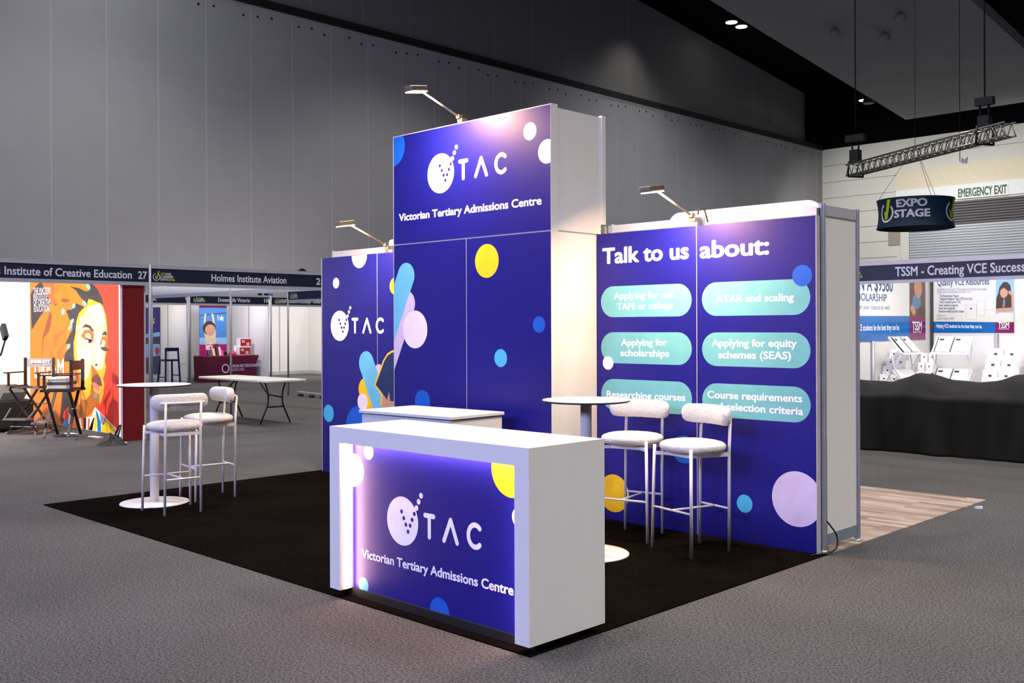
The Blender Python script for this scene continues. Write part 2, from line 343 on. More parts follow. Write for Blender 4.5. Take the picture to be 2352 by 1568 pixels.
# far wall: white panels, door surround and roller door
mb = MB(); mb.box((XW, YB, 0), (30, YB + .3, 13.08)); structure('wall_back', mb, 'hallwhite')
mb = MB(); mb.box((XW, YB + .1, 13.08), (30, YB + .4, 24)); structure('wall_back_upper', mb, 'ceilblack')
wb = lambda px, py: atY(px, py, YB)
Bd = lambda px, py: wb(px, py)
mb = MB()
for pz in (356 + 36, 398 + 36, 0):
    pass
zj = [wb(1888, p).z for p in (383, 421, 457, 493, 528, 563, 598)]
xl = wb(2060, 440).x
for i, z in enumerate(zj): mb.box((XW + .05, YB - .02, z - .018), (xl if i > 1 else 20, YB, z + .018))
for px in (1960, 2040): pass
structure('trim_5', mb, 'jointgrey')
zb1 = wb(2060, 439).z; zb0 = wb(2060, 470).z
mb = MB(); mb.box((xl, YB - .04, zb1), (25, YB, wb(2060, 392).z)); structure('trim_6', mb, 'hallcream')
mb = MB(); mb.box((xl, YB - .12, zb0), (25, YB, zb1)); band = structure('trim_7', mb, 'doorband')
xd = wb(2090, 560).x
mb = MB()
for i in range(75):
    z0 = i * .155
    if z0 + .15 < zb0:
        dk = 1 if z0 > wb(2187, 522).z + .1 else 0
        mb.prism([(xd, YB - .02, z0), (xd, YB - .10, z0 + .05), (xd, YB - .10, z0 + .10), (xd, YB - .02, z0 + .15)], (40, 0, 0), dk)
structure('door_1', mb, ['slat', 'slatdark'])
mb = MB(); mb.box((xd - .55, YB - .1, 0), (xd - .02, YB, zb0)); structure('trim_8', mb, 'hallwhite')
p0 = wb(2041, 530); p1 = wb(2076, 562); mb = MB(); mb.box((p0.x, YB - .06, p1.z), (p1.x, YB, p0.z)); structure('trim_9', mb, 'brownpanel')
# emergency exit board fixed to the door band
a = at(2197, 457, 1, YB - .12); b = at(2316, 424, 1, YB - .12)
mb = MB(); mb.box((a.x, YB - .16, a.z - .02), (b.x, YB - .121, b.z + .05))
sg = thing('exit_sign', 'white emergency exit board with green capitals above the roller door', 'sign', ((a.x + b.x) / 2, YB - .14, a.z))
part('board', mb, 'doorband', sg)
mb = MB(); pl = Plane(1, YB - .16, (0, -1, 0), (-99, 99, 0, 99))
zb = pl.uv(2255, 448)[1]; la = pl.uv(2201, 453)[0]; lb = pl.uv(2312.5, 445)[0]
lettering(mb, 'EMERGENCY EXIT', (la, YB - .16, zb), (lb, YB - .16, zb), .47, (0, -1, 0), .03, 0, .004)
part('lettering', mb, 'exitgreen', sg)
# ceiling and the lower grey soffit
mb = MB(); mb.prism([(XW - 1, -45, zc(-45) + .5), (XW - 1, YB + 1, zc(YB + 1) + .5), (XW - 1, YB + 1, zc(YB + 1) + .8), (XW - 1, -45, zc(-45) + .8)], (60, 0, 0)); structure('ceiling', mb, 'ceilblack')
YS = 51.0; pz = at(2080, 275, 1, YS); xs0 = pz.x; zs = lambda y: pz.z + .113 * (YS - y)
def soff(px, py):
    d = ray(px, py); k = .113
    t = (pz.z + k * (YS - CAM.y) - CAM.z) / (d.z + k * d.y); return CAM + d * t
xs1 = soff(2300, 64).x
mb = MB(); mb.prism([(xs0, YS, zs(YS)), (xs1, YS, zs(YS)), (xs1, -20, zs(-20)), (xs0, -20, zs(-20))], (0, 0, .5)); structure('trim_10', mb, 'soffit')
mb = MB(); mb.prism([(xs1 + 3.0, YS, zs(YS)), (xs1 + 20, YS, zs(YS)), (xs1 + 20, -20, zs(-20)), (xs1 + 3.0, -20, zs(-20))], (0, 0, .5)); structure('trim_11', mb, 'soffit')
for (px, py, lab, on) in ((1680, 52, 'left of the bright pair of round downlights in the black ceiling gap', 1), (1703, 62, 'right of the bright pair of round downlights in the black ceiling gap', 1), (1985, 231, 'single lit round downlight near the far end of the ceiling gap', 1), (1995, 238, 'unlit round downlight beside the lit one at the far end', 0)):
    d = ray(px, py); t = (22.46 - .113 * CAM.y - .05 - CAM.z) / (d.z + .113 * d.y); p = CAM + d * t
    if py > 100: p = at(px, py, 1, 47.0); t = (p - CAM).dot(fw)
    rr = (13.0 if on and py < 100 else 11.5) * t * 1.0 / F_PX
    o = thing('ceiling_downlight', lab, 'ceiling light', p, 0, 'ceiling downlights')
    mb = MB(); mb.lathe([(rr * 1.12, .02), (rr * 1.12, .5), (rr * .9, .5), (rr * .9, .02)], 28, p); mb.tube([p + up * .45, (p.x, p.y, zc(p.y) + .5)], .06, 8); part('housing', mb, 'black', o)
    mb = MB(); mb.lathe([(rr, 0), (rr, .03)], 28, p); part('diffuser', mb, 'downglow' if on else 'soffit', o)
for i, (px, py, r, lab) in enumerate(((1917, 70, .16, 'small grey box sensor on the soffit, leftmost of three'), (2031, 80, .2, 'round dark sensor hanging lowest under the soffit'), (2067, 34, .18, 'small grey box sensor highest on the soffit'))):
    p = soff(px, py - 6); mb = MB(); mb.lathe([(r * 1.2, -.45), (r * 1.2, -.15), (r, -.15), (r * .4, 0.02)], 16, p); single('soffit_sensor', mb, ['soffit'], lab, 'sensor', 'sensors under the soffit')
# truss on two hoists
dl = 32.0; TL = CAM + ray(1954, 392) * dl; zT = TL.z
d = ray(2320, 296); TR = CAM + d * ((zT - CAM.z) / d.z)
tr = thing('lighting_truss', 'long square aluminium truss hung high in front of the white wall', 'truss', tuple((TL + TR) / 2))
ax = (TR - TL).normalized(); sd = Vector((-ax.y, ax.x, 0)); hw = .17; mb = MB(); n = 46; L = (TR - TL).length
for i in (-1, 1):
    for j in (-1, 1): mb.tube([TL + sd * i * hw + up * j * hw, TR + sd * i * hw + up * j * hw], .026, 8)
part('chord', mb, 'trussalu', tr)
mb = MB()
for k in range(n):
    a = TL + ax * (L * k / n); b = TL + ax * (L * (k + 1) / n); s1 = 1 if k % 2 else -1
    for i in (-1, 1):
        mb.tube([a + sd * i * hw + up * s1 * hw, b + sd * i * hw - up * s1 * hw], .014, 5)
    mb.tube([a + sd * hw + up * s1 * hw, a - sd * hw + up * s1 * hw], .014, 5); mb.tube([a + sd * hw * s1 - up * hw, b - sd * hw * s1 - up * hw], .014, 5)
part('lattice', mb, 'trussalu', tr)
for (px, py, lab, k) in ((1965, 372, 'black chain hoist holding the low left end of the truss', 1.0), (2262, 300, 'black chain hoist with pulley block over the right half of the truss', .75)):
    d = ray(px, py); tt = ((TL - CAM).dot(sd)) / d.dot(sd); q = CAM + d * tt; q = TL + ax * ((q - TL).dot(ax)); q.z = zT
    o = thing('chain_hoist', lab, 'hoist', (q.x, q.y, zT + .1), 0, 'truss hoists')
    mb = MB(); mb.box((q.x - .14, q.y - .14, zT + .215), (q.x + .14, q.y + .14, zT + .19 + .42 * k)); mb.box((q.x - .3 * k, q.y - .1, zT + .22 + .42 * k + .25), (q.x + .3 * k, q.y + .1, zT + .42 * k + .67)); mb.tube([(q.x - .1, q.y, zT + .19 + .42 * k), (q.x - .12, q.y, zT + .5 + .42 * k)], .03, 6); mb.tube([(q.x + .1, q.y, zT + .19 + .42 * k), (q.x + .1, q.y, zT + .5 + .42 * k)], .03, 6)
    part('motor_body', mb, 'hoist', o)
    mb = MB(); mb.tube([q + up * .19 + sd * .27 - up * .42, q + sd * .24 + up * .25], .03, 6); mb.tube([q - sd * .27 - up * .23, q - sd * .24 + up * .25], .03, 6); mb.tube([q - sd * .27 - up * .23, q + sd * .27 - up * .23], .03, 6); part('sling', mb, 'hoist', o)
    mb = MB(); mb.tube([q + up * (.42 * k + .6), (q.x, q.y, zc(q.y) + .4)], .022, 6); part('chain', mb, 'hoist', o)
d = ray(2212, 370); q = CAM + d * 33
o = thing('hanging_wire', 'thin dark wire with a white paper tag, hanging right of the truss middle', 'wire', tuple(q))
mb = MB(); mb.tube([(q.x - .1, q.y, q.z), (q.x - .1, q.y, zc(q.y) + .4)], .012, 5); part('wire', mb, 'wire', o)
mb = MB(); mb.prism([(q.x - .08, q.y, q.z - .05), (q.x + .1, q.y, q.z - .09), (q.x + .14, q.y, q.z + .12), (q.x + .06, q.y, q.z + .05), (q.x - .04, q.y, q.z + .12)], (.01, .03, 0)); part('tag', mb, 'paperscrap', o)
# round hanging stage sign
ds = 30.0; q = CAM + ray(2102.5, 492) * ds; hh = 33.0 * ds / F_PX; RR = 84.5 * ds / F_PX
o = thing('hanging_sign', 'round navy fabric hanging sign reading expo stage in grey capitals', 'sign', (q.x, q.y, q.z - hh))
mb = MB(); prof = [(RR * (1 - .055 * (1 - (k / 6 - 1) ** 2)), -hh + hh * k / 6) for k in range(13)]
mb.grid([[(q.x + r * math.cos(2 * PI * j / 72), q.y + r * math.sin(2 * PI * j / 72), q.z + z) for j in range(72)] for r, z in prof], 0, True, True)
mb.grid([[(q.x + (r - .03) * math.cos(2 * PI * j / 72), q.y + (r - .03) * math.sin(2 * PI * j / 72), q.z + z) for j in range(72)] for r, z in prof], 1, True, True)
part('fabric_drum', mb, ['signnavy', 'signunder'], o, fixn=False)
th0 = math.atan2(CAM.y - q.y, CAM.x - q.x)
rad = lambda z: RR * (1 - .055 * (1 - (z / hh) ** 2)) + .012
def wrap(P): return [Vector((q.x + rad(z) * math.cos(th0 + a / RR), q.y + rad(z) * math.sin(th0 + a / RR), q.z + z)) for a, z in P]
def wraptext(mbx, s, a0, a1, zb, cap):
    V, Fc = glyphs(s, 0.0); x0 = min(x for x, y in V); x1 = max(x for x, y in V); k = (a1 - a0) / (x1 - x0)
    for i, (dx, dy) in enumerate([(0, 0)] + [(.045 * math.cos(PI / 4 * q_), .035 * math.sin(PI / 4 * q_)) for q_ in range(8)]):
        b = len(mbx.v); mbx.v += [v + (v - Vector((q.x, q.y, v.z))).normalized() * .0008 * i for v in wrap([(a0 + (x - x0 + dx) * k, zb + (y + dy) * cap / CAPH) for x, y in V])]
        for f in Fc: mbx.f.append(tuple(b + j for j in f)); mbx.m.append(0); mbx.sm.append(False)
ppm = F_PX / ds; ang = lambda px: RR * math.asin(max(-.999, min(.999, (px - 2102.5) / 84.5)))
zz = lambda py: (492 - py) / ppm
mb = MB(); wraptext(mb, 'EXPO', ang(2063), ang(2127), zz(481.5), 16 / ppm); wraptext(mb, 'STAGE', ang(2057.5), ang(2133.5), zz(505), 16.5 / ppm); part('lettering', mb, 'fasciatext', o)
mb = MB()
for cx0 in (ang(2039), ang(2179.5)):
    R1 = .275; 
    for k in range(26):
        t0 = math.radians(115 + 290 * k / 26); t1 = math.radians(115 + 290 * (k + 1) / 26)
        mb.face(wrap([(cx0 + r * math.cos(t), zz(492) + r * 1.05 * math.sin(t)) for r, t in ((R1, t0), (R1, t1), (R1 * .78, t1), (R1 * .78, t0))]), 0)
    mb.face(wrap([(cx0 - .06, zz(492) - .19), (cx0 + .05, zz(492) - .19), (cx0 + .20, zz(492) + .38), (cx0 + .08, zz(492) + .38)]), 1)
    mb.face(wrap([(cx0 - .06, zz(492) - .19), (cx0 + .02, zz(492) - .10), (cx0 - .03, zz(492) + .04), (cx0 - .11, zz(492) + .04)]), 1)
part('emblem', mb, ['fasciatext', 'lime'], o, fixn=False)
mb = MB()
for k in range(3):
    t = th0 + 2.1 * k + .4; mb.tube([(q.x + RR * .98 * math.cos(t), q.y + RR * .98 * math.sin(t), q.z + hh), (q.x, q.y, q.z + hh + 1.6)], .006, 5)
mb.tube([(q.x, q.y, q.z + hh + 1.6), (q.x, q.y, zc(q.y) + .4)], .008, 5); part('suspension_wire', mb, 'wire', o)
# ================================================================== THE MAIN STAND
mb = MB(); mb.box((-6.11, -3.0, 0), (.05, .06, .007)); single('black_carpet', mb, ['blackcarpet'], 'black carpet covering the floor of the blue stand', 'carpet')
mb = MB(); mb.box((-4.0, .16, 0), (.05, 3.145, .006)); single('vinyl_floor', mb, ['wood'], 'pale wood-look vinyl flooring behind the blue stand', 'flooring')
BZ = .008
def board(name, x0, x1, y0, y1, z0, z1, parent, m=('blue', 'panelwhite')):
    """a printed board: blue face, pale edges"""
    mb = MB(); mb.box((x0, y0 + .001, z0), (x1, y1, z1), 1); mb.face([(x0, y0, z0), (x1, y0, z0), (x1, y0, z1), (x0, y0, z1)], 0)
    return part(name, mb, list(m), parent, fixn=False)
# --- left graphic wall
gl = thing('graphic_wall', 'low blue graphic wall left of the tall display tower', 'display wall', (-5.0, 0, BZ))
board('panel', -6.0, -5.004, 0, .05, BZ, 2.4, gl); board('panel', -4.996, -4.0, 0, .05, BZ, 2.4, gl)
mb = MB(); mb.box((-5.004, .004, BZ), (-4.996, .04, 2.4)); mb.box((-6.012, -.001, BZ), (-6.0, .05, 2.4)); part('edge_trim', mb, 'alulight', gl)
pl = Plane(1, 0, (0, -1, 0), (-6, -4.0, BZ, 2.4)); z4 = lambda x, y: (720 + x / 2.53, 480 + y / 2.53)
U = lambda x, y: pl.uv(*z4(x, y))
mb = MB()  # 0 lilac 1 mint 2 yellow 3 lightblue 4 cyan 5 midblue 6 navy cloth 7 skin 8 pale
c = U(266, 270); pl.circ(mb, (c[0], c[1]), .135, 1); pl.circ(mb, U(131, 430), .06, 8); pl.circ(mb, U(474, 447), .088, 2)
pl.circ(mb, U(88, 1186), .097, 4); pl.circ(mb, U(266, 1275), .245, 5)
a = U(300, 1045); b = U(392, 1330); pl.caps(mb, a, b, .115, 2, 2)
a = U(380, 942); b = U(450, 1160); pl.caps(mb, a, b, .075, 0, 3)
a = U(307, 895); b = U(410, 1200); pl.caps(mb, a, b, .128, 3, 4)
pl.circ(mb, U(286, 1120), .09, 8, 5)
pl.pxpoly(mb, [(480, 815), (455, 822), (430, 838), (404, 880), (380, 950), (353, 1020), (395, 1082), (388, 1140), (480, 1140)], 2, 6, z4)
pl.pxpoly(mb, [(480, 828), (456, 834), (432, 850), (412, 884), (362, 1021), (402, 1075), (395, 1200), (480, 1200)], 7, 7, z4)
pl.pxpoly(mb, [(480, 828), (456, 834), (432, 850), (412, 884), (362, 1021), (396, 1062), (428, 1108), (440, 1060), (446, 1115), (480, 1118)], 6, 8, z4)
part('printed_graphic', mb, ['lilac', 'mint', 'yellow', 'lightblue', 'cyan', 'midblue', 'navycloth', 'skin', 'palelilac'], gl, fixn=False)
mb = MB(); tac_logo(pl, mb, (-5.6705, 1.642), .167, 3); part('logo', mb, ['printwhite', 'blue'], gl, fixn=False)
# --- right graphic wall
gr = thing('graphic_wall', 'blue graphic wall of mint topic bubbles right of the tower', 'display wall', (-1.0, 0, BZ))
board('panel', -2.0, -1.004, 0, .05, BZ, 2.4, gr); board('panel', -.996, 0, 0, .05, BZ, 2.4, gr)
mb = MB(); mb.box((-1.004, .004, BZ), (-.996, .04, 2.4)); mb.box((0, 0, BZ), (.006, .052, 2.404)); part('edge_trim', mb, 'alulight', gr)
pl = Plane(1, 0, (0, -1, 0), (-2.0, 0, BZ, 2.4)); mb = MB()
for z in (1.829, 1.446, 1.057):
    pl.caps(mb, (-1.957 + .1285, z), (-1.046 - .1285, z), .1285, 0); pl.caps(mb, (-.951 + .1285, z), (-.042 - .1285, z), .1285, 0)
zt = lambda x, y: (1340 + x / 2.613, 400 + y / 2.613); zl = lambda x, y: (1240 + x / 3.36, 880 + y / 3.36)
pl.circ(mb, pl.uv(*zt(1313, 608)), .077, 1, 2); pl.circ(mb, pl.uv(*zt(148, 1132)), .057, 2, 2)
pl.circ(mb, pl.uv(*zl(1110, 510)), .11, 3); pl.circ(mb, pl.uv(*zl(571, 848)), .157, 4); pl.circ(mb, pl.uv(*zl(1580, 928)), .067, 5); pl.circ(mb, pl.uv(*zl(1983, 893)), .199, 6)
part('printed_graphic', mb, ['pill', 'midblue', 'printwhite', 'midblue', 'yellow', 'cyan', 'lilac'], gr, fixn=False)
mb = MB(); T = lambda s, x0, y0, x1, y1, cap, b=.024: pl.text(mb, s, zt(x0, y0), zt(x1, y1), cap, b, 0, .0009)
T('Talk to us', 118, 537, 629, 504, .125, .028); T('about:', 703, 502, 1110, 477, .125, .028)
for s, q in (('Applying for uni,', (184, 749, 549, 740)), ('TAFE or college', (204, 813, 536, 805)), ('ATAR and scaling', (796, 769, 1262, 758)), ('Applying for', (228, 1028, 500, 1028)), ('scholarships', (224, 1090, 513, 1095)), ('Applying for equity', (772, 1032, 1280, 1036)), ('schemes (SEAS)', (811, 1103, 1245, 1110)), ('Course requirements', (746, 1341, 1312, 1368)), ('and selection criteria', (750, 1407, 1318, 1445))):
    T(s, *q, .053)
pl.text(mb, 'Researching courses', zl(518, 106), zl(1121, 136), .053, .024, 0, .0009)
part('lettering', mb, 'printwhite', gr, fixn=False)
# --- tall tower
TY = -.578; tw = thing('display_tower', 'tall blue and white display tower in the middle of the stand', 'display tower', (-3.0, -.28, BZ))
for (x0, x1) in ((-4.0, -3.004), (-2.996, -2.0)):
    board('front_panel', x0, x1, TY, TY + .03, BZ, 2.393, tw)
board('header_panel', -4.0, -2.0, TY, TY + .03, 2.404, 3.413, tw)
mb = MB(); mb.box((-4.0, TY + .004, 2.393), (-2.0, TY + .03, 2.404)); mb.box((-3.004, TY + .004, BZ), (-2.996, TY + .03, 2.393)); mb.box((-4.008, TY - .001, BZ), (-4.0, TY + .03, 3.413)); mb.box((-4.008, TY - .001, 3.413), (-2.0, TY + .03, 3.42)); part('seam_trim', mb, 'alulight', tw)
mb = MB(); mb.box((-2.06, TY + .03, BZ), (-1.998, TY + .085, 3.425)); mb.box((-2.0, TY, BZ), (-1.998, TY + .03, 3.425)); part('corner_post', mb, 'panelwhite', tw)
for (x, z0, z1) in ((-2.03, BZ, 2.395), (-2.03, 2.407, 3.40), (-4.0, BZ, 2.395), (-4.0, 2.407, 3.40)):
    mb = MB(); mb.box((x, TY + .085 if x > -3 else TY + .03, z0), (x + .025, -.001 if z0 < 2.4 else .06, z1)); part('side_panel', mb, 'panelwhite', tw)
mb = MB(); mb.box((-3.98, TY + .03, 3.36), (-2.03, .06, 3.385)); part('top_cap', mb, 'panelwhite', tw)
mb = MB(); mb.box((-2.03, TY + .085, 2.395), (-2.007, 0, 2.407)); mb.box((-3.99, TY + .03, 2.395), (-3.98, .0, 2.407)); part('side_rail', mb, 'alu', tw)
mb = MB(); mb.box((-2.03, .062, 2.49), (-1.99, .11, 3.415)); mb.box((-4.0, .062, 2.49), (-3.96, .11, 3.415)); mb.box((-3.96, .07, 2.5), (-2.03, .1, 3.40)); part('rear_frame', mb, 'panelwhite', tw)
zz1 = lambda x, y: (860 + x / 3.564, 160 + y / 3.564)
ph = Plane(1, TY, (0, -1, 0), (-4, -2.0, 2.404, 3.413)); mb = MB()
ph.circ(mb, ph.uv(*zz1(150, 640)), .178, 0); ph.circ(mb, ph.uv(*zz1(1272, 504)), .074, 1); ph.circ(mb, ph.uv(*zz1(1413, 668)), .099, 2)
pa = Plane(1, TY, (0, -1, 0), (-4, -3.004, BZ, 2.393)); pb = Plane(1, TY, (0, -1, 0), (-2.996, -2.0, BZ, 2.393))
a = pa.uv(*z4(538, 388)); b = pa.uv(*z4(382, 868)); pa.caps(mb, a, b, .122, 3, 3)
a = pa.uv(*z4(541, 550)); b = pa.uv(*z4(400, 985)); pa.caps(mb, a, b, .122, 4, 2)
pa.circ(mb, pa.uv(*z4(590, 699)), .175, 2, 4); pa.circ(mb, pa.uv(*z4(633, 1118)), .107, 5)
pb.circ(mb, pb.uv(1118, 599), .145, 6); pb.circ(mb, pb.uv(1238, 745), .068, 5); pb.circ(mb, pb.uv(1150, 822), .076, 7)
part('printed_graphic', mb, ['midblue', 'mint', 'palelilac', 'lightblue', 'lilac', 'midblue', 'yellow', 'cyan'], tw, fixn=False)
mb = MB(); tac_logo(ph, mb, (-3.333, 3.003), .1785, 3); part('logo', mb, ['printwhite', 'blue'], tw, fixn=False)
mb = MB(); ph.text(mb, 'Victorian Tertiary Admissions Centre', zz1(203, 1240), zz1(1366, 1101), .066, .026); part('lettering', mb, 'printwhite', tw, fixn=False)
# --- shell-scheme partition behind and its short return
sp = thing('shell_partition', 'white partition with aluminium posts behind the blue panels and its short return', 'partition', (-3.0, .12, 0))
for x0, x1 in ((-6.0, -5.0), (-5.0, -4.0), (-4.0, -3.0), (-3.0, -2.0), (-2.0, -1.0), (-1.0, -.02)):
    mb = MB(); mb.box((x0 + .02, .14, .06), (x1 - .02, .15, 2.42)); part('panel', mb, 'panelwhite', sp)
    mb = MB(); mb.box((x0 + .02, .13, 2.42), (x1 - .02, .16, 2.482)); part('top_rail', mb, 'alulight', sp)
for x in (-5.98, -4.9, -3.0, -1.94, -1.0, -.015):
    mb = MB(); mb.tube([(x, .145, BZ), (x, .145, 2.49)], .021, 8); part('post', mb, 'alu', sp)
mb = MB(); mb.box((-.002, .12, .13), (.004, .608, 2.41)); part('return_panel', mb, 'panelwhite', sp)
mb = MB(); mb.box((-.012, .12, 2.41), (.012, .608, 2.485)); part('return_top_rail', mb, 'alulight', sp)
mb = MB(); mb.box((-.010, .12, .05), (.010, .608, .13)); part('kick_rail', mb, 'kick', sp)
for y in (.096, .63):
    mb = MB()
    for dx, dy in ((-.014, 0), (.014, 0), (0, -.016), (0, .016)): mb.box((dx - .008, y + dy - .008, .03), (dx + .008, y + dy + .008, 2.495))
    mb.box((-.007, y - .009, .03), (.007, y + .009, 2.49), 1); po = part('return_post', mb, ['alu', 'darkrail'], sp)
    mb = MB(); mb.lathe([(.03, .006), (.03, .02), (.012, .022), (.012, .032)], 14, (0, y, 0)); part('foot', mb, 'alulight', po)
mb = MB(); mb.box((-.02, .055, BZ), (.0, .074, 2.46)); part('gap_shade', mb, 'darkrail', sp)  # dark strip in the open gap, the gap's shade put into its colour
# --- white arched board peeking over the partition
a = [(-1.42, 0), (-.06, 0)]; P = []
for k in range(9): t = PI - PI / 2 * k / 8; P.append((-1.42 + .12 + .12 * math.cos(t), .21, 2.42 + .125 * math.sin(t)))
for k in range(9): t = PI / 2 - PI / 2 * k / 8; P.append((-.06 - .12 + .12 * math.cos(t), .21, 2.42 + .125 * math.sin(t)))
P += [(-.06, .21, .006), (-1.42, .21, .006)]
mb = MB(); mb.prism(P, (0, .03, 0)); single('arched_board', mb, ['pwhite'], 'white display board with rounded top corners standing behind the partition', 'board')
def smooth(P, n=6):
    P = [Vector(p) for p in P]; out = []
    for i in range(len(P) - 1):
        a, b, c, d = P[max(i - 1, 0)], P[i], P[i + 1], P[min(i + 2, len(P) - 1)]
        for k in range(n):
            t = k / n; out.append(.5 * (2 * b + (c - a) * t + (2 * a - 5 * b + 4 * c - d) * t * t + (3 * b - a - 3 * c + d) * t ** 3))
    return out + [P[-1]]
mb = MB(); mb.tube(smooth([(.008, .10, .24), (.03, .115, .215), (.075, .15, .13), (.085, .13, .05), (.06, .06, .016), (.03, .0, .013), (-.0, -.09, .014)]), .006, 8); single('power_cable', mb, ['cordblack'], 'black power cable looping out at the foot of the right wall', 'cable')
# --- arm lamps
def arm_lamp(x, y, z, hy, hz, lab, power):
    o = thing('arm_lamp', lab, 'lamp', (x, y, z), 0, 'arm lamps over the blue panels')
    mb = MB(); mb.box((x - .03, y - .02, z), (x + .03, y + .05, z + .035)); mb.box((x - .02, y - .045, z + .03), (x + .02, y + .005, z + .065)); part('clamp', mb, 'lamphead', o, bevel=.004)
    mb = MB(); mb.tube([(x, y - .03, z + .05), (x, hy + .08, hz - .012)], .0085, 10); part('arm', mb, 'lamparm', o)
    T = Matrix.Translation((x, hy, hz)) @ Matrix.Rotation(math.radians(9), 4, 'X')
    mb = MB(); mb.box((-.05, -.095, -.018), (.05, .095, .030), 0, T); h = part('head', mb, 'lamphead', o, bevel=.012, seg=3)
    mb = MB(); mb.box((-.043, -.086, -.024), (.043, .086, -.019), 0, T); part('diffuser', mb, 'lampglow', h)
    n = T.to_3x3() @ Vector((0, 0, -1)); l = area('lamp_light', T @ Vector((0, 0, -.03)), T @ Vector((0, .14, -.6)), power, .17, (1, .66, .38), sy=.09, spread=math.radians(165))
    l.parent = h; l.location = (T @ Vector((0, 0, -.03))) - Vector((x, y, z))
arm_lamp(-3.08, -.56, 3.425, -1.074, 3.63, 'arm lamp on top of the tall tower', 84)
arm_lamp(-4.862, .03, 2.44, -.51, 2.668, 'arm lamp on the low left graphic wall', 38)
arm_lamp(-1.051, .03, 2.44, -.50, 2.64, 'arm lamp on the right graphic wall', 56)
mb = MB(); mb.tube([(-1.005, .03, 2.492), (-.985, .02, 2.54), (-.95, .04, 2.52), (-.94, .07, 2.43)], .006, 7); single('lamp_cable', mb, ['cordblack'], 'short black cable looping beside the lamp on the right wall', 'cable')
mb = MB(); mb.prism([(-4.95, .1, 2.483), (-4.83, .1, 2.483), (-4.83, .1, 2.55), (-4.91, .1, 2.545)], (0, .04, 0)); single('lamp_driver', mb, ['pwhite'], 'small white driver box behind the left arm lamp', 'box')
# --- reception counter
X0, X1, Y0, Y1, ZT = -1.597, .0615, -3.0155, -2.434, 1.028
ct = thing('reception_counter', 'white reception counter with a glowing blue front panel', 'counter', ((X0 + X1) / 2, (Y0 + Y1) / 2, BZ))
mb = MB(); mb.prism([(X0, Y0, .053), (X0, Y0, ZT), (X1, Y0, ZT), (X1, Y0, .053), (X1 - .10, Y0, .053), (X1 - .10, Y0, ZT - .094), (X0 + .10, Y0, ZT - .094), (X0 + .10, Y0, .053)], (0, Y1 - Y0, 0)); part('carcass', mb, 'counterwhite', ct, bevel=.002)
mb = MB(); mb.box((X0 + .06, Y0 + .09, BZ), (X1 - .05, Y1 - .04, .055)); part('plinth', mb, 'black', ct)
IY = Y0 + .10; xi0, xi1 = X0 + .10, X1 - .10
mb = MB(); mb.box((xi0, IY + .001, .05), (xi1, IY + .02, ZT - .094), 1); mb.face([(xi0, IY, .05), (xi1, IY, .05), (xi1, IY, ZT - .094), (xi0, IY, ZT - .094)], 0); part('front_panel', mb, ['blue', 'counterwhite'], ct, fixn=False)
pl = Plane(1, IY, (0, -1, 0), (xi0, xi1, .05, ZT - .094)); zq = lambda x, y: (740 + x / 2.703, 920 + y / 2.703); Q = lambda x, y: pl.uv(*zq(x, y)); mb = MB()
pl.circ(mb, Q(288, 318), .046, 0); pl.circ(mb, Q(196, 430), .10, 1); pl.circ(mb, Q(1172, 430), .142, 2); pl.circ(mb, Q(1222, 725), .05, 0); pl.circ(mb, Q(257, 1144), .047, 3); pl.circ(mb, Q(728, 1312), .08, 4)
part('printed_graphic', mb, ['palelilac', 'mint', 'yellow', 'lightblue', 'midblue'], ct, fixn=False)
mb = MB(); tac_logo(pl, mb, (-1.031, .515), .1395, 3); part('logo', mb, ['printwhite', 'blue'], ct, fixn=False)
mb = MB(); pl.text(mb, 'Victorian Tertiary Admissions Centre', zq(248, 971), zq(1187, 1208), .05, .026); part('lettering', mb, 'printwhite', ct, fixn=False)
for a, b in (((xi0 + .0005, IY - .052, .06), (xi0 + .006, IY - .040, ZT - .096)), ((xi1 - .006, IY - .052, .06), (xi1 - .0005, IY - .040, ZT - .096)), ((xi0 + .01, IY - .052, ZT - .0995), (xi1 - .01, IY - .040, ZT - .0945))):
    mb = MB(); mb.box(a, b); part('light_strip', mb, 'ledglow', ct)
mb = MB(); mb.lathe([(.036, 0), (.036, .002), (.02, .0025)], 32, (-.72, -2.74, ZT)); part('cable_cap', mb, 'counterwhite', ct)
# --- storage cabinet behind it
ca = math.radians(3.2); cc = Vector((-2.88, -1.1, BZ)); cw, cdp, ch = 1.09, .62, .93
o = thing('storage_cabinet', 'white two-door cabinet standing between the counter and the tower', 'cabinet', cc, ca)
mb = MB(); mb.box((-cw / 2, -cdp / 2, ch - .033), (cw / 2, cdp / 2, ch - BZ)); part('worktop', mb, 'counterwhite', o, local=True, bevel=.003)
mb = MB(); mb.box((-cw / 2 + .02, -cdp / 2 + .035, 0), (cw / 2 - .02, cdp / 2 - .01, ch - .043)); part('carcass', mb, 'counterwhite', o, local=True)
for s in (-1, 1):
    mb = MB(); mb.box((min(s * .004, s * (cw / 2 - .022)), -cdp / 2 + .016, .03), (max(s * .004, s * (cw / 2 - .022)), -cdp / 2 + .034, ch - .048)); dr = part('door', mb, 'counterwhite', o, local=True)
    if s > 0:
        mb = MB(); mb.lathe([(.02, 0), (.02, .012), (.012, .014)], 20); mb.v = [Vector((v.x + .05, -cdp / 2 + .016 - v.z, v.y + ch - .075)) for v in mb.v]; part('lock', mb, 'midblue', dr, local=True)
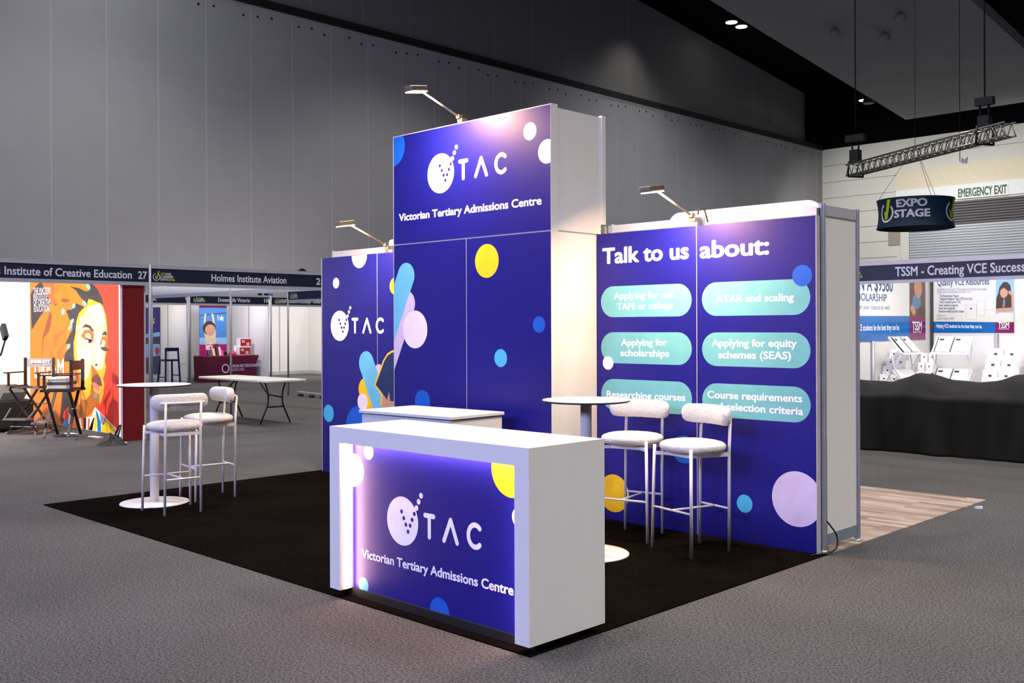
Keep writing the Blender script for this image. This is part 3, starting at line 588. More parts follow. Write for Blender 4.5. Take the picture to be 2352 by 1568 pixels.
# --- high tables
def high_table(x, y, rt_, rb, lab):
    o = thing('high_table', lab, 'table', (x, y, BZ), 0, 'round white high tables')
    mb = MB(); mb.lathe([(rb, 0), (rb, .006), (rb - .004, .010), (.05, .014)], 64); part('base', mb, 'tablewhite', o, local=True)
    mb = MB(); mb.lathe([(.04, .012), (.04, 1.08)], 32); part('column', mb, 'whitemetal', o, local=True)
    mb = MB(); mb.lathe([(.12, 1.07), (.12, 1.079), (rt_ - .008, 1.08), (rt_, 1.084), (rt_, 1.092)], 72); part('edge_band', mb, 'darkedge', o, local=True)
    mb = MB(); mb.lathe([(rt_ - .001, 1.092), (rt_ - .001, 1.0945), (rt_ - .004, 1.096)], 72); part('tabletop', mb, 'tablewhite', o, local=True)
high_table(-5.443, -2.254, .328, .306, 'round white high table beside the two stools at the left')
high_table(-1.19, -1.105, .312, .302, 'round white high table in front of the mint topic bubbles')
# --- bar stools
def stool(label, grp, loc, rz):
    o = thing('bar_stool', label, 'stool', loc, rz, grp)
    def cush(nx, ny, a, b, zc_, hz, e=2.3):
        P = []
        for i in range(nx + 1):
            t = -PI / 2 + PI * i / nx; row = []
            ct_ = abs(math.cos(t)) ** .55; st = math.copysign(abs(math.sin(t)) ** .75, math.sin(t))
            for j in range(ny):
                p = 2 * PI * j / ny; cx_, sy_ = math.cos(p), math.sin(p)
                q = Vector((a * math.copysign(abs(cx_) ** (2 / e), cx_) * ct_, b * math.copysign(abs(sy_) ** (2 / e), sy_) * ct_, zc_ + hz * st))
                q += Vector((noise.noise(q * 42), noise.noise(q * 42 + Vector((5, 1, 2))), noise.noise(q * 42 + Vector((9, 3, 7))))) * .0022
                row.append(q)
            P.append(row)
        return P
    mb = MB(); mb.grid(cush(20, 88, .234, .222, .752, .047), 0, True, True); part('seat', mb, 'boucle', o, local=True)
    P = []; n1 = 56; R0 = .42
    for i in range(n1 + 1):
        w = -1 + 2 * i / n1; a = w * .266 / R0; prof = (1 - abs(w) ** 9) ** .5 if abs(w) < 1 else 0; row = []
        for j in range(28):
            t = 2 * PI * j / 28; ry = .043 * prof + .0005; rz_ = .07 * prof + .0005
            d_ = ry * math.copysign(abs(math.cos(t)) ** .8, math.cos(t)); e_ = rz_ * math.copysign(abs(math.sin(t)) ** .8, math.sin(t))
            rr_ = R0 + d_; q = Vector((rr_ * math.sin(a), -.205 + R0 - rr_ * math.cos(a) + .02, .972 + e_))
            q += Vector((noise.noise(q * 42), noise.noise(q * 42 + Vector((5, 1, 2))), noise.noise(q * 42 + Vector((9, 3, 7))))) * .0022
            row.append(q)
        P.append(row)
    mb = MB(); mb.grid(P, 0, True, True); part('backrest', mb, 'boucle', o, local=True)
    mb = MB(); mb.tube([(.476 * math.sin(k), .235 - .476 * math.cos(k), .965) for k in [-.42 + .84 * i / 12 for i in range(13)]], .0095, 10); part('back_bar', mb, 'whitemetal', o, local=True)
    F, Bk = [(-.218, .2), (.218, .2)], [(-.16, -.2), (.16, -.2)]
    for x, y in F:
        mb = MB(); mb.tube([(x, y, 0), (x * .93, y * .93, .755)], .0115, 12); part('leg', mb, 'whitemetal', o, local=True)
    for x, y in Bk:
        mb = MB(); mb.tube([(x, y, 0), (x * .97, y * 1.03, .70), (x * .97, y * 1.10, .965)], .0115, 12); part('leg', mb, 'whitemetal', o, local=True)
    mb = MB(); mb.tube([(-.211, .193, .305), (.211, .193, .305)], .0085, 10); mb.tube([(-.158, -.202, .305), (.158, -.202, .305)], .0085, 10); mb.tube([(0, .193, .305), (0, -.202, .305)], .0085, 10); part('footrest', mb, 'whitemetal', o, local=True)
    mb = MB(); mb.bar((-.158, -.2, .695), (.158, -.2, .695), .012, .028); mb.bar((-.12, .12, .693), (.12, .12, .693), .012, .024); mb.bar((-.155, -.2, .693), (-.12, .12, .693), .012, .026); mb.bar((.155, -.2, .693), (.12, .12, .693), .012, .026); mb.bar((-.12, .12, .693), (-.2, .186, .693), .012, .024); mb.bar((.12, .12, .693), (.2, .186, .693), .012, .024); part('seat_frame', mb, 'whitemetal', o, local=True)
    return o
GS = 'boucle bar stools'
st = [('cream boucle bar stool with its back to the camera, nearest the left table', (-4.928, -2.317), (-.4035, .049)), ('cream boucle bar stool seen from its side, behind the left table', (-5.374, -1.746), (-.06, -.376)),
      ('cream boucle bar stool furthest right, in front of the topic wall', (-.709, -.488), (-.1035, -.3745)), ('cream boucle bar stool half hidden by the counter, beside the right table', (-1.33, -.39), (.08, -.375))]
s0 = None
for lab, (x, y), (fx, fy) in st:
    rz = math.atan2(-fx, fy)
    if s0 is None: s0 = stool(lab, GS, (x, y, BZ), rz)
    else: copy_tree(s0, (x, y, BZ), rz, lab, GS)
# ================================================================== STANDS AT THE LEFT
def fascia_x(o, x, y0, y1, m='fascia', z=(2.242, 2.293, 2.495, 2.55)):
    mb = MB(); mb.box((x - .03, y0, z[0]), (x, y1, z[1])); part('lower_rail', mb, 'alulight', o)
    mb = MB(); mb.box((x - .03, y0, z[2]), (x, y1, z[3])); part('upper_rail', mb, 'alulight', o)
    mb = MB(); mb.box((x - .025, y0, z[1]), (x - .008, y1, z[2])); mb.box((x - .03, y0, z[1]), (x - .025, y1, z[2]), 1); part('fascia_board', mb, [m, 'panelwhite'], o)
def fascia_y(o, y, x0, x1, m='fascia', z=(2.242, 2.293, 2.495, 2.55), back=1):
    mb = MB(); mb.box((x0, y, z[0]), (x1, y + .03, z[1])); part('lower_rail', mb, 'alulight', o)
    mb = MB(); mb.box((x0, y, z[2]), (x1, y + .03, z[3])); part('upper_rail', mb, 'alulight', o)
    mb = MB(); mb.box((x0, y + .008, z[1]), (x1, y + .025, z[2])); part('fascia_board', mb, m, o)
def post(o, x, y, z=2.55, r=.022):
    mb = MB(); mb.tube([(x, y, 0), (x, y, z)], r, 8); return part('post', mb, 'alu', o)
def expo_logo(o, P, udir, n, h):
    """ring with a lime tick and three lines of small capitals; P lower-left, h height"""
    P = Vector(P); u = Vector(udir); n = Vector(n); mb = MB(); A = lambda a, b, l=.001: P + u * (a * h) + up * (b * h) + n * l
    for k in range(24):
        t0 = math.radians(110 + 300 * k / 24); t1 = math.radians(110 + 300 * (k + 1) / 24)
        mb.face([A(.44 + r * math.cos(t), .44 + r * math.sin(t)) for r, t in ((.44, t0), (.44, t1), (.36, t1), (.36, t0))], 0)
    mb.face([A(.38, .18, .002), A(.52, .18, .002), A(.80, 1.1, .002), A(.66, 1.12, .002)], 1); mb.face([A(.38, .18, .003), A(.48, .26, .003), A(.36, .56, .003), A(.25, .48, .003)], 1)
    for s, x, y, w, mi in (('VCE', .92, .68, .62, 1), ('AND', 1.56, .68, .66, 0), ('CAREERS', .92, .36, 1.55, 0), ('EXPO', .92, .04, .88, 0), ('2026', 1.82, .04, .85, 1)):
        lettering(mb, s, A(x, y, 0), A(x + w, y, 0), .25 * h, n, .025, mi)
    part('expo_logo', mb, ['fasciatext', 'lime'], o, fixn=False)
XF = -10.55
# ---- stand numbered 27
s27 = thing('exhibition_stand', 'white walled stand at the left edge with a dark fascia numbered 27', 'exhibition stand', (-12.8, -3.0, 0))
fascia_x(s27, XF, -7.0, .153); post(s27, XF - .015, .175)
mb = MB(); mb.box((-15.05, -8.0, .01), (-15.0, .13, 2.5)); part('back_wall', mb, 'panelwhite', s27)
mb = MB(); mb.box((-15.0, .10, .01), (-10.60, .13, 2.5)); part('side_wall', mb, 'panelwhite', s27)
mb = MB()
for y in (-1.0, -2.0, -3.0): mb.box((-15.0, y - .012, .01), (-14.985, y + .012, 2.4))
part('wall_joint', mb, 'alu', s27)
mb = MB(); mb.box((-10.61, -.23, .01), (-10.575, .09, 2.4)); mb.box((-10.62, -.262, .01), (-10.572, -.232, 2.4), 1); part('red_panel', mb, ['red', 'pwhite'], s27, label='dark red side panel')
mb = MB(); zb = lambda py: atX(200, py, XF - .008).z
for s, p, q in (('The Masters Institute of Creative Education', (-135, 628.3), (302.3, 640.0)), ('27', (317.5, 640.3), (337, 641.3))):
    a = atX(*p, XF - .008); b = atX(*q, XF - .008); a.z = b.z = 2.339; lettering(mb, s, a, b, .105, (1, 0, 0), .02)
part('lettering', mb, 'fasciatext', s27, fixn=False)
# the tall portrait print on its side wall
ps = thing('wall_poster', 'huge orange and red portrait print on the wall behind the director chairs', 'poster', (-13.1, .09, .03))
PX0 = atY(69, 800, .094).x; PX1 = atY(281, 800, .094).x
mb = MB(); mb.box((PX0, .095, .02), (PX1, .1, 2.44)); part('sheet', mb, 'posterorange', ps)
pp = Plane(1, .094, (0, -1, 0), (PX0, PX1, .02, 2.44)); p5 = lambda x, y: (60 + x / 8.713, 650 + y / 8.713); p6 = lambda x, y: (60 + x / 8.254, 830 + y / 8.254)
PM = ['posterred', 'posterdark', 'hand', 'handdark', 'faceamber', 'facelight', 'faceglow', 'eyeshadow', 'pwhite', 'lipdark', 'liplight', 'nail', 'facebrown', 'petrol', 'yellow', 'pgrey', 'posterorange']
mb = MB()
def G(m, pts, layer, tf=p5): pp.poly(mb, [pp.uv(*tf(*p)) if len(p) == 2 else pp.uv(*p6(p[0], p[1])) for p in pts], PM.index(m), layer)
def El(m, c, rx, ry, layer, tf=p5, rot=0):
    P = []
    for k in range(28):
        t = 2 * PI * k / 28; x, y = rx * math.cos(t), ry * math.sin(t); P.append((c[0] + x * math.cos(rot) - y * math.sin(rot), c[1] + x * math.sin(rot) + y * math.cos(rot)))
    G(m, P, layer, tf)
G('posterred', [(1200, -60), (2100, -60), (2100, 1568), (2300, 1480, 6), (1800, 1420, 6), (1250, 800, 6), (1400, 100, 6), (1560, 1000)], 1)
G('posterdark', [(90, 230), (150, 110), (290, -40), (700, -40), (760, 200), (640, 420), (480, 480), (300, 650), (110, 940)], 2)
G('posterdark', [(880, 60), (1290, -40), (1440, 130), (1520, 300), (1600, 640), (1630, 1000), (1400, 1100), (1020, 1200), (960, 1568), (760, 1568), (790, 1200), (930, 900), (800, 560), (1000, 400)], 3)
G('facebrown', [(300, -40), (620, -40), (700, 300), (640, 420), (500, 430), (430, 260)], 3)
G('hand', [(560, -60), (860, -60), (880, 60), (990, 140), (1100, 300), (1212, 400), (1185, 480), (1090, 440), (1000, 400), (900, 540), (760, 510), (640, 440), (560, 250)], 4)
G('hand', [(850, -60), (1220, -60), (1290, 70), (1260, 150), (1190, 165), (1060, 100), (920, 70)], 4)
G('handdark', [(720, 300), (860, 320), (880, 370), (760, 390), (690, 360)], 5)
G('posterorange', [(120, 930), (300, 640), (480, 440), (540, 410), (600, 470), (680, 560), (800, 640), (840, 600), (830, 760), (600, 1000), (480, 1200), (300, 1568), (100, 1568)], 5)
G('handdark', [(430, 720), (480, 560), (520, 640), (500, 800), (460, 980), (360, 1120), (300, 1568), (330, 1060)], 6)
G('hand', [(310, 1568), (350, 1110), (470, 960), (600, 680), (690, 570), (770, 600), (700, 740), (620, 960), (830, 800), (900, 720), (960, 760), (900, 850), (930, 930), (850, 1060), (720, 1250), (840, 1210), (890, 1270), (800, 1380), (680, 1568)], 7)
G('facebrown', [(540, 1060), (700, 960), (860, 860), (700, 1040), (560, 1300)], 8); G('facebrown', [(620, 1400), (760, 1180), (800, 1200), (700, 1420), (640, 1568)], 8)
for c, rx, ry, rot in (((1248, 78), 30, 58, -.5), ((1168, 405), 34, 56, -.4), ((955, 458), 30, 52, .3), ((742, 570), 36, 60, 0), ((922, 765), 26, 62, .5), ((885, 880), 28, 70, .6), ((852, 1268), 26, 62, .4)): El('nail', c, rx, ry, 9, p5, rot)
face = [(1215, 440), (1250, 320), (1330, 330), (1400, 370), (1490, 400), (1540, 450), (1600, 640), (1625, 850), (1630, 1060), (1640, 1300), (1600, 1420), (1580, 1568), (1520, 90, 6), (1500, 210, 6), (1460, 330, 6), (1490, 420, 6), (1470, 600, 6), (1440, 720, 6), (1390, 830, 6), (1300, 850, 6), (1200, 1000, 6), (1050, 1060, 6), (970, 1000, 6), (1010, 700, 6), (1040, 480, 6), (960, 1500), (950, 1200), (990, 1000), (1010, 760), (1060, 600), (1130, 520)]
G('faceamber', face, 10)
G('facelight', [(1240, 470), (1330, 440), (1500, 440), (1570, 640), (1610, 900), (1590, 1300), (1560, 1568), (1480, 60, 6), (1420, 150, 6), (1300, 160, 6), (1240, 60, 6), (1180, 300, 6), (1060, 420, 6), (1010, 1450), (1010, 1080), (1080, 760), (1180, 600)], 11)
El('faceglow', (1440, 640), 120, 220, 12); G('faceglow', [(1400, 960), (1490, 980), (1460, 1250), (1540, 1568), (1420, 1568), (1380, 1300)], 12); El('faceglow', (1200, 1420), 110, 130, 12)
G('eyeshadow', [(1100, 1060), (1170, 940), (1290, 930), (1360, 1010), (1350, 1200), (1290, 1090), (1170, 1120)], 13); G('eyeshadow', [(1470, 1260), (1520, 1070), (1610, 1060), (1660, 1310), (1590, 1310), (1540, 1190)], 13)
G('posterdark', [(1110, 905), (1190, 815), (1290, 850), (1365, 965), (1335, 975), (1250, 890), (1180, 880)], 14); G('posterdark', [(1515, 1045), (1560, 965), (1610, 965), (1622, 1055), (1570, 1040)], 14)
El('facelight', (1240, 1050), 60, 50, 14)
G('pwhite', [(1160, 1150), (1230, 1120), (1300, 1140), (1335, 1205), (1260, 1230), (1190, 1195)], 14); El('posterdark', (1278, 1165), 34, 40, 15); G('posterdark', [(1145, 1142), (1225, 1100), (1310, 1128), (1345, 1205), (1290, 1150), (1220, 1128)], 15)
G('posterdark', [(1480, 1280), (1600, 1275), (1665, 1345), (1590, 1365), (1535, 1345)], 14); El('facelight', (1555, 1190), 36, 60, 14)
for c in ((1100, 730), (1030, 915)): El('faceamber', c, 34, 82, 14); El('facelight', c, 28, 74, 15)
G('facebrown', [(1240, 45), (1290, 110), (1390, 250), (1250, 330), (1240, 520), (1160, 640), (1050, 700), (1000, 1000), (1050, 1060), (1200, 1000), (1300, 850), (1390, 830), (1385, 620), (1300, 560), (1250, 440)], 16, p6)
G('faceamber', [(1140, 420), (1230, 400), (1220, 620), (1130, 740), (1060, 700)], 17, p6); El('pgrey', (1325, 640), 34, 60, 17, p6)
G('lipdark', [(1235, 330), (1310, 248), (1360, 250), (1410, 300), (1445, 470), (1340, 440), (1260, 390)], 18, p6); G('liplight', [(1252, 400), (1310, 392), (1400, 470), (1395, 550), (1330, 540), (1262, 470)], 19, p6); El('posterdark', (1335, 62), 24, 22, 18, p6)
G('pwhite', [(1310, 860), (1240, 1040), (1000, 1080), (1030, 1480), (1900, 1480), (1840, 1400)], 20, p6)
for m, P in (('posterorange', [(1050, 1060), (1100, 1060), (1100, 1400), (1060, 1390)]), ('posterdark', [(1095, 1060), (1145, 1060), (1140, 1400), (1095, 1400)]), ('facebrown', [(1180, 1080), (1215, 1070), (1200, 1280), (1170, 1300)]), ('posterdark', [(1270, 1080), (1305, 1060), (1230, 1420), (1150, 1400)]), ('hand', [(1230, 1240), (1290, 1120), (1250, 1410), (1190, 1400)]), ('yellow', [(1320, 960), (1350, 1040), (1350, 1260), (1260, 1410), (1290, 1180)]), ('petrol', [(1320, 900), (1365, 980), (1420, 1150), (1432, 1470), (1360, 1360), (1350, 1100)]), ('pgrey', [(1400, 960), (1515, 1085), (1470, 1205), (1425, 1160)]), ('yellow', [(1520, 1095), (1665, 1240), (1690, 1300), (1600, 1480), (1435, 1480), (1440, 1210)]), ('posterdark', [(1675, 1250), (1690, 1300), (1720, 1430), (1695, 1430)]), ('posterdark', [(1730, 1310), (1750, 1330), (1800, 1430), (1770, 1430)])): G(m, P, 21, p6)
G('posterdark', [(690, 560), (840, 560), (950, 880), (850, 1070), (760, 900), (700, 1200), (640, 1100)], 6, p6); G('posterred', [(720, 940), (810, 850), (800, 1000), (760, 1120), (700, 1060)], 7, p6); G('petrol', [(720, 1060), (800, 1170), (820, 1300), (720, 1240)], 7, p6); G('pwhite', [(810, 960), (880, 1080), (860, 1300), (800, 1180)], 7, p6); G('hand', [(120, 860), (260, 960), (330, 1100), (180, 1240), (110, 1230)], 8, p6)
part('printed_graphic', mb, PM, ps, fixn=False)
mb = MB()
for s, x0, x1, y in (('THE MASTERS', 152, 500, 215), ('INSTITUTE', 155, 432, 333), ('OF CREATIVE', 155, 494, 450), ('EDUCATION', 162, 470, 575)): pp.text(mb, s, p5(x0, y), p5(x1, y - 6), .105, .0, 0, .0052)
pp.text(mb, 'DREAM', p6(170, 305), p6(720, 300), .30, .02, 0, .0052)
part('lettering', mb, 'printwhite', ps, fixn=False)
# director chairs
def director_chair(lab, loc, rz, sling):
    o = thing('director_chair', lab, 'chair', loc, rz, 'folding director chairs'); P = lambda n, mb, m, par=o, **k: part(n, mb, m, par, local=True, **k)
    mb = MB(); mb.grid([[(x, y, .735 - .022 * (1 - (x / .24) ** 2)) for x in (-.24, -.12, 0, .12, .24)] for y in (-.2, 0, .2)]); mb.grid([[(x, y, .728 - .022 * (1 - (x / .24) ** 2)) for x in (-.24, -.12, 0, .12, .24)] for y in (-.2, 0, .2)]); P('seat_sling', mb, 'caseblack', fixn=False)
    for s in (-1, 1):
        mb = MB(); mb.box((s * .25 - .017, -.23, .705), (s * .25 + .017, .23, .745)); P('seat_rail', mb, 'blackwood')
        for y in (-.18, .15):
            mb = MB(); mb.bar((s * .25, y + s * .012, .72), (-s * .25, y + s * .012, .05), .022, .038, 0, (0, 1, 0)); P('leg', mb, 'blackwood')
        mb = MB(); mb.box((s * .25 - .016, -.25, 0), (s * .25 + .016, .25, .045)); P('foot_bar', mb, 'steelgrey')
        mb = MB(); mb.box((s * .25 - .012, .17, .745), (s * .25 + .012, .215, 1.17)); P('back_post', mb, 'blackwood')
        mb = MB(); mb.box((s * .27 - .03, -.25, .938), (s * .27 + .03, .2, .956)); a = P('arm', mb, 'blackwood')
        mb = MB(); mb.box((s * .26 - .011, -.2, .745), (s * .26 + .011, -.165, .94)); P('arm_post', mb, 'blackwood', a)
        mb = MB(); mb.box((s * .25 - .045, -.236, .70), (s * .25 + .045, -.228, .74)); P('bracket', mb, 'chrome')
    mb = MB(); mb.grid([[(x, .20 + .03 * (1 - (x / .25) ** 2), z) for x in (-.25, -.12, 0, .12, .25)] for z in (1.02, 1.1, 1.155)]); mb.grid([[(x, .207 + .03 * (1 - (x / .25) ** 2), z) for x in (-.25, -.12, 0, .12, .25)] for z in (1.02, 1.1, 1.155)]); bk = P('back_sling', mb, sling, fixn=False)
    mb = MB(); mb.box((-.2, -.40, .235), (.2, -.20, .255)); mb.bar((-.2, -.36, .24), (-.22, -.18, .40), .016, .022); mb.bar((.2, -.36, .24), (.22, -.18, .40), .016, .022); P('footrest', mb, 'steelgrey')
    mb = MB(); mb.tube([(-.22, -.19, .12), (.22, -.19, .12)], .011, 8); mb.tube([(-.15, .16, .45), (.15, .16, .45)], .009, 8); P('spreader_bar', mb, 'chrome')
    return o, bk
ca_ = atZ(72, 886, .735); cb_ = atZ(146, 893, .735)
dA, bkA = director_chair('director chair with grey lettered back sling, furthest left', (ca_.x, ca_.y, 0), math.radians(33), 'slinggrey')
mb = MB(); lettering(mb, 'INGLOT', (-.15, .19, 1.085), (.19, .19, 1.085), .045, (0, -1, 0), .03); mb.box((.06, .188, 1.058), (.19, .189, 1.064)); part('lettering', mb, 'printwhite', bkA, local=True, fixn=False)
dB, bkB = director_chair('director chair with brown back sling, in front of the portrait print', (cb_.x, cb_.y, 0), math.radians(-40), 'slingbrown')
R_ = Matrix.Translation((cb_.x, cb_.y, .742)) @ Matrix.Rotation(math.radians(-40), 4, 'Z')
o = thing('seat_cushion', 'cream box cushion with a dark strap on the brown-backed director chair', 'cushion', (cb_.x, cb_.y, .742))
mb = MB(); mb.box((-.2, -.17, 0), (.2, .12, .17), 0, R_); part('pad', mb, 'cream', o, bevel=.02, seg=3)
mb = MB(); mb.box((-.203, -.173, .06), (.203, .123, .105), 0, R_); mb.box((-.204, -.12, 0), (-.19, -.09, .10), 0, R_); part('strap', mb, 'darkgrey', o)
# black cases, light stand, bag and scraps
q = atZ(38, 991); o = thing('equipment_case', 'black equipment case on the floor at the far left', 'case', (q.x - .3, q.y, 0))
mb = MB(); mb.box((q.x - .75, q.y - .35, .05), (q.x + .05, q.y + .25, .50)); part('body', mb, 'caseblack', o, bevel=.03, seg=3)
for dx, dy in ((-.65, -.25), (-.05, -.25), (-.65, .15), (-.05, .15)):
    mb = MB(); mb.lathe([(.02, 0), (.03, .01), (.03, .05), (.02, .06)], 12, (q.x + dx, q.y + dy, 0)); part('foot', mb, 'cordblack', o)
o = thing('shoulder_bag', 'dark soft bag with tan tags lying on the black case', 'bag', (q.x - .4, q.y, .505))
mb = MB(); mb.prism([(q.x - .75, q.y - .25, .505), (q.x + .0, q.y - .25, .505), (q.x + .02, q.y - .2, .62), (q.x - .25, q.y - .15, .68), (q.x - .62, q.y - .15, .72), (q.x - .75, q.y - .2, .66)], (0, .36, 0)); part('body', mb, 'darkgrey', o, bevel=.03, seg=3)
mb = MB(); mb.box((q.x - .25, q.y - .262, .54), (q.x - .17, q.y - .252, .66)); mb.box((q.x - .70, q.y - .262, .54), (q.x - .62, q.y - .252, .66)); part('tag', mb, 'tan', o)
q = atZ(-150, 1012); a = atY(2, 815, q.y); b = atY(12, 780, q.y); c = atY(6, 748, q.y)
o = thing('light_stand', 'black light stand with a small panel on an angled arm, at the left edge', 'light stand', (q.x, q.y, 0))
mb = MB(); mb.tube([(q.x, q.y, .0), (q.x, q.y, 1.05)], .014, 8); part('pole', mb, 'cordblack', o)
mb = MB(); mb.tube([(q.x, q.y, 1.05), a, b], .011, 8); part('arm', mb, 'cordblack', o)
mb = MB(); mb.bar(b + Vector((.02, 0, .02)), c, .05, .10); part('light_panel', mb, 'cordblack', o)
for k in range(3):
    t = 2.1 * k; mb = MB(); mb.tube([(q.x, q.y, .35), (q.x + .4 * math.cos(t), q.y + .4 * math.sin(t), .012)], .01, 8); part('leg', mb, 'cordblack', o)
def lump(c, rx, ry, h, seed):
    mb = MB(); P = []
    for i in range(13):
        r = 1 - (i / 12); row = []
        for j in range(40):
            t = 2 * PI * j / 40; w = .75 + .45 * noise.noise(Vector((math.cos(t) * 1.6, math.sin(t) * 1.6, seed)))
            x = c[0] + rx * r * w * math.cos(t); y = c[1] + ry * r * w * math.sin(t)
            z = h * (1 - r ** 2) * (.6 + .8 * noise.noise(Vector((x * 7, y * 7, seed)))) + .03 * (1 - r) * noise.noise(Vector((x * 22, y * 22, seed)))
            row.append((x, y, max(.004 if i else 0, z)))
        P.append(row)
    mb.grid(P, 0, True, True); return mb
q = atZ(256, 1021); o = thing('cloth_bag', 'crumpled black cloth bag on the floor by the red panel', 'bag', (q.x, q.y, 0))
part('body', lump(q, .34, .22, .17, 3.1), 'caseblack', o)
mb = MB(); mb.tube([q + Vector((-.1, .1, .12)), q + Vector((-.02, .12, .26)), q + Vector((.08, .1, .27)), q + Vector((.16, .02, .12))], .012, 8); part('strap', mb, 'cordblack', o)
for px, py, w, lab in ((218, 1004, .16, 'long white paper strip on the floor under the portrait print'), (249, 1018, .07, 'small white paper scrap in front of the black cloth bag'), (287, 1017, .05, 'tiny white scrap to the right of the black cloth bag'), (164, 997, .15, 'white paper strip behind the feet of the brown-backed director chair')):
    q = atZ(px, py); mb = MB(); mb.prism([(q.x - w, q.y - w * .3, .001), (q.x + w, q.y - w * .1, .001), (q.x + w * .9, q.y + w * .4, .001), (q.x - w * .8, q.y + w * .3, .001)], (0, 0, .012)); single('paper_scrap', mb, ['paperscrap'], lab, 'paper', 'paper scraps on the floor')
q = atZ(2249, 1168); mb = MB(); mb.prism([(q.x - .03, q.y - .02, .001), (q.x + .03, q.y - .01, .001), (q.x + .02, q.y + .03, .001)], (.0, .0, .02)); single('paper_scrap', mb, ['paperscrap'], 'white scrap on the carpet beyond the tip of the wood flooring', 'paper', 'paper scraps on the floor')
# ---- open corner stand with side fascia
sh = thing('exhibition_stand', 'open frame stand around the folding table, dark fascia with a lime tick logo', 'exhibition stand', (-12.0, 1.7, 0))
fascia_x(sh, XF, .197, 3.16)
for x, y in ((XF - .015, 3.185), (-13.55, 3.2), (-16.75, 3.2)): post(sh, x, y)
mb = MB(); mb.box((-16.72, 3.19, 2.25), (XF - .04, 3.215, 2.32)); part('lower_rail', mb, 'alulight', sh)
mb = MB(); mb.box((-16.72, 3.195, 2.32), (XF - .04, 3.21, 2.50)); part('fascia_back', mb, 'panelwhite', sh, label='white back of the side fascia')
mb = MB(); mb.box((-16.72, 3.19, 2.50), (XF - .04, 3.215, 2.55)); part('upper_rail', mb, 'alulight', sh)
mb = MB()
for s, p, q in (('Holmes Institute Aviation', (486, 649), (657.5, 652)), ('2', (726.5, 654), (735.5, 654)), ('8', (737.5, 654), (746, 654))):
    a = atX(*p, XF - .008); b = atX(*q, XF - .008); a.z = b.z = 2.339; lettering(mb, s, a, b, .105, (1, 0, 0), .02)
part('lettering', mb, 'fasciatext', sh, fixn=False)
a = atX(351, 644, XF - .008); a.z = 2.318; expo_logo(sh, a, (0, 1, 0), (1, 0, 0), .128)
q = atX(695, 619, XF); mb = MB(); mb.prism([(XF - .05, q.y - .09, 2.551), (XF - .05, q.y + .09, 2.551), (XF - .05, q.y + .03, 2.585), (XF - .05, q.y - .01, 2.60)], (.05, 0, 0)); single('lamp_clip', mb, ['cordblack'], 'small black lamp clip on the fascia top of the open frame stand', 'clip')
# folding table
o = thing('folding_table', 'white plastic folding table with black legs on the grey carpet', 'table', (-12.15, 2.79, 0))
mb = MB(); mb.box((-13.30, 2.40, .715), (-11.00, 3.16, .755)); part('tabletop', mb, 'plasticwhite', o, bevel=.012, seg=3)
mb = MB(); mb.box((-13.32, 2.43, .725), (-13.296, 2.47, .738)); part('end_plug', mb, 'darkgrey', o)
for x, s in ((-11.37, 1), (-12.93, -1)):
    for e in (-1, 1):
        mb = MB(); mb.tube([(x, 2.78 + e * .20, .71), (x, 2.78 + e * .155, .58), (x, 2.78 + e * .135, .47), (x, 2.78 + e * .14, .36), (x, 2.78 + e * .165, .28), (x, 2.78 + e * .295, 0)], .014, 8); part('leg', mb, 'cordblack', o)
    mb = MB(); mb.tube([(x, 2.62, .285), (x, 2.94, .285)], .013, 8); mb.tube([(x, 2.645, .50), (x, 2.915, .44)], .011, 8); part('crossbar', mb, 'cordblack', o)
    mb = MB(); mb.tube([(x, 2.66, .47), (x - s * .42, 2.72, .71)], .010, 8); part('brace', mb, 'cordblack', o)
# aluminium section lying on the carpet
a = atZ(683, 909); b = atZ(752, 917); o = thing('aluminium_section', 'loose aluminium rail lying on the carpet at the foot of the blue wall', 'rail', ((a.x + b.x) / 2, (a.y + b.y) / 2, 0))
mb = MB(); mb.bar(a + up * .09, b + up * .09, .06, .05); part('rail', mb, 'alulight', o)
for t in (.12, .5, .85):
    c = a.lerp(b, t); mb = MB(); mb.box((c.x - .05, c.y - .05, 0), (c.x + .05, c.y + .05, .066)); part('foot', mb, 'darkgrey', o)
# ---- far run fascia
r6 = thing('exhibition_stand', 'plain frame of a far stand, its fascia peeping past the blue wall', 'exhibition stand', (-15.5, 6.9, 0))
fascia_y(r6, 6.88, -17.3, -11.8, 'fascia2'); post(r6, -17.32, 6.9); post(r6, -11.78, 6.9); expo_logo(r6, (-17.22, 6.888, 2.32), (1, 0, 0), (0, -1, 0), .13)
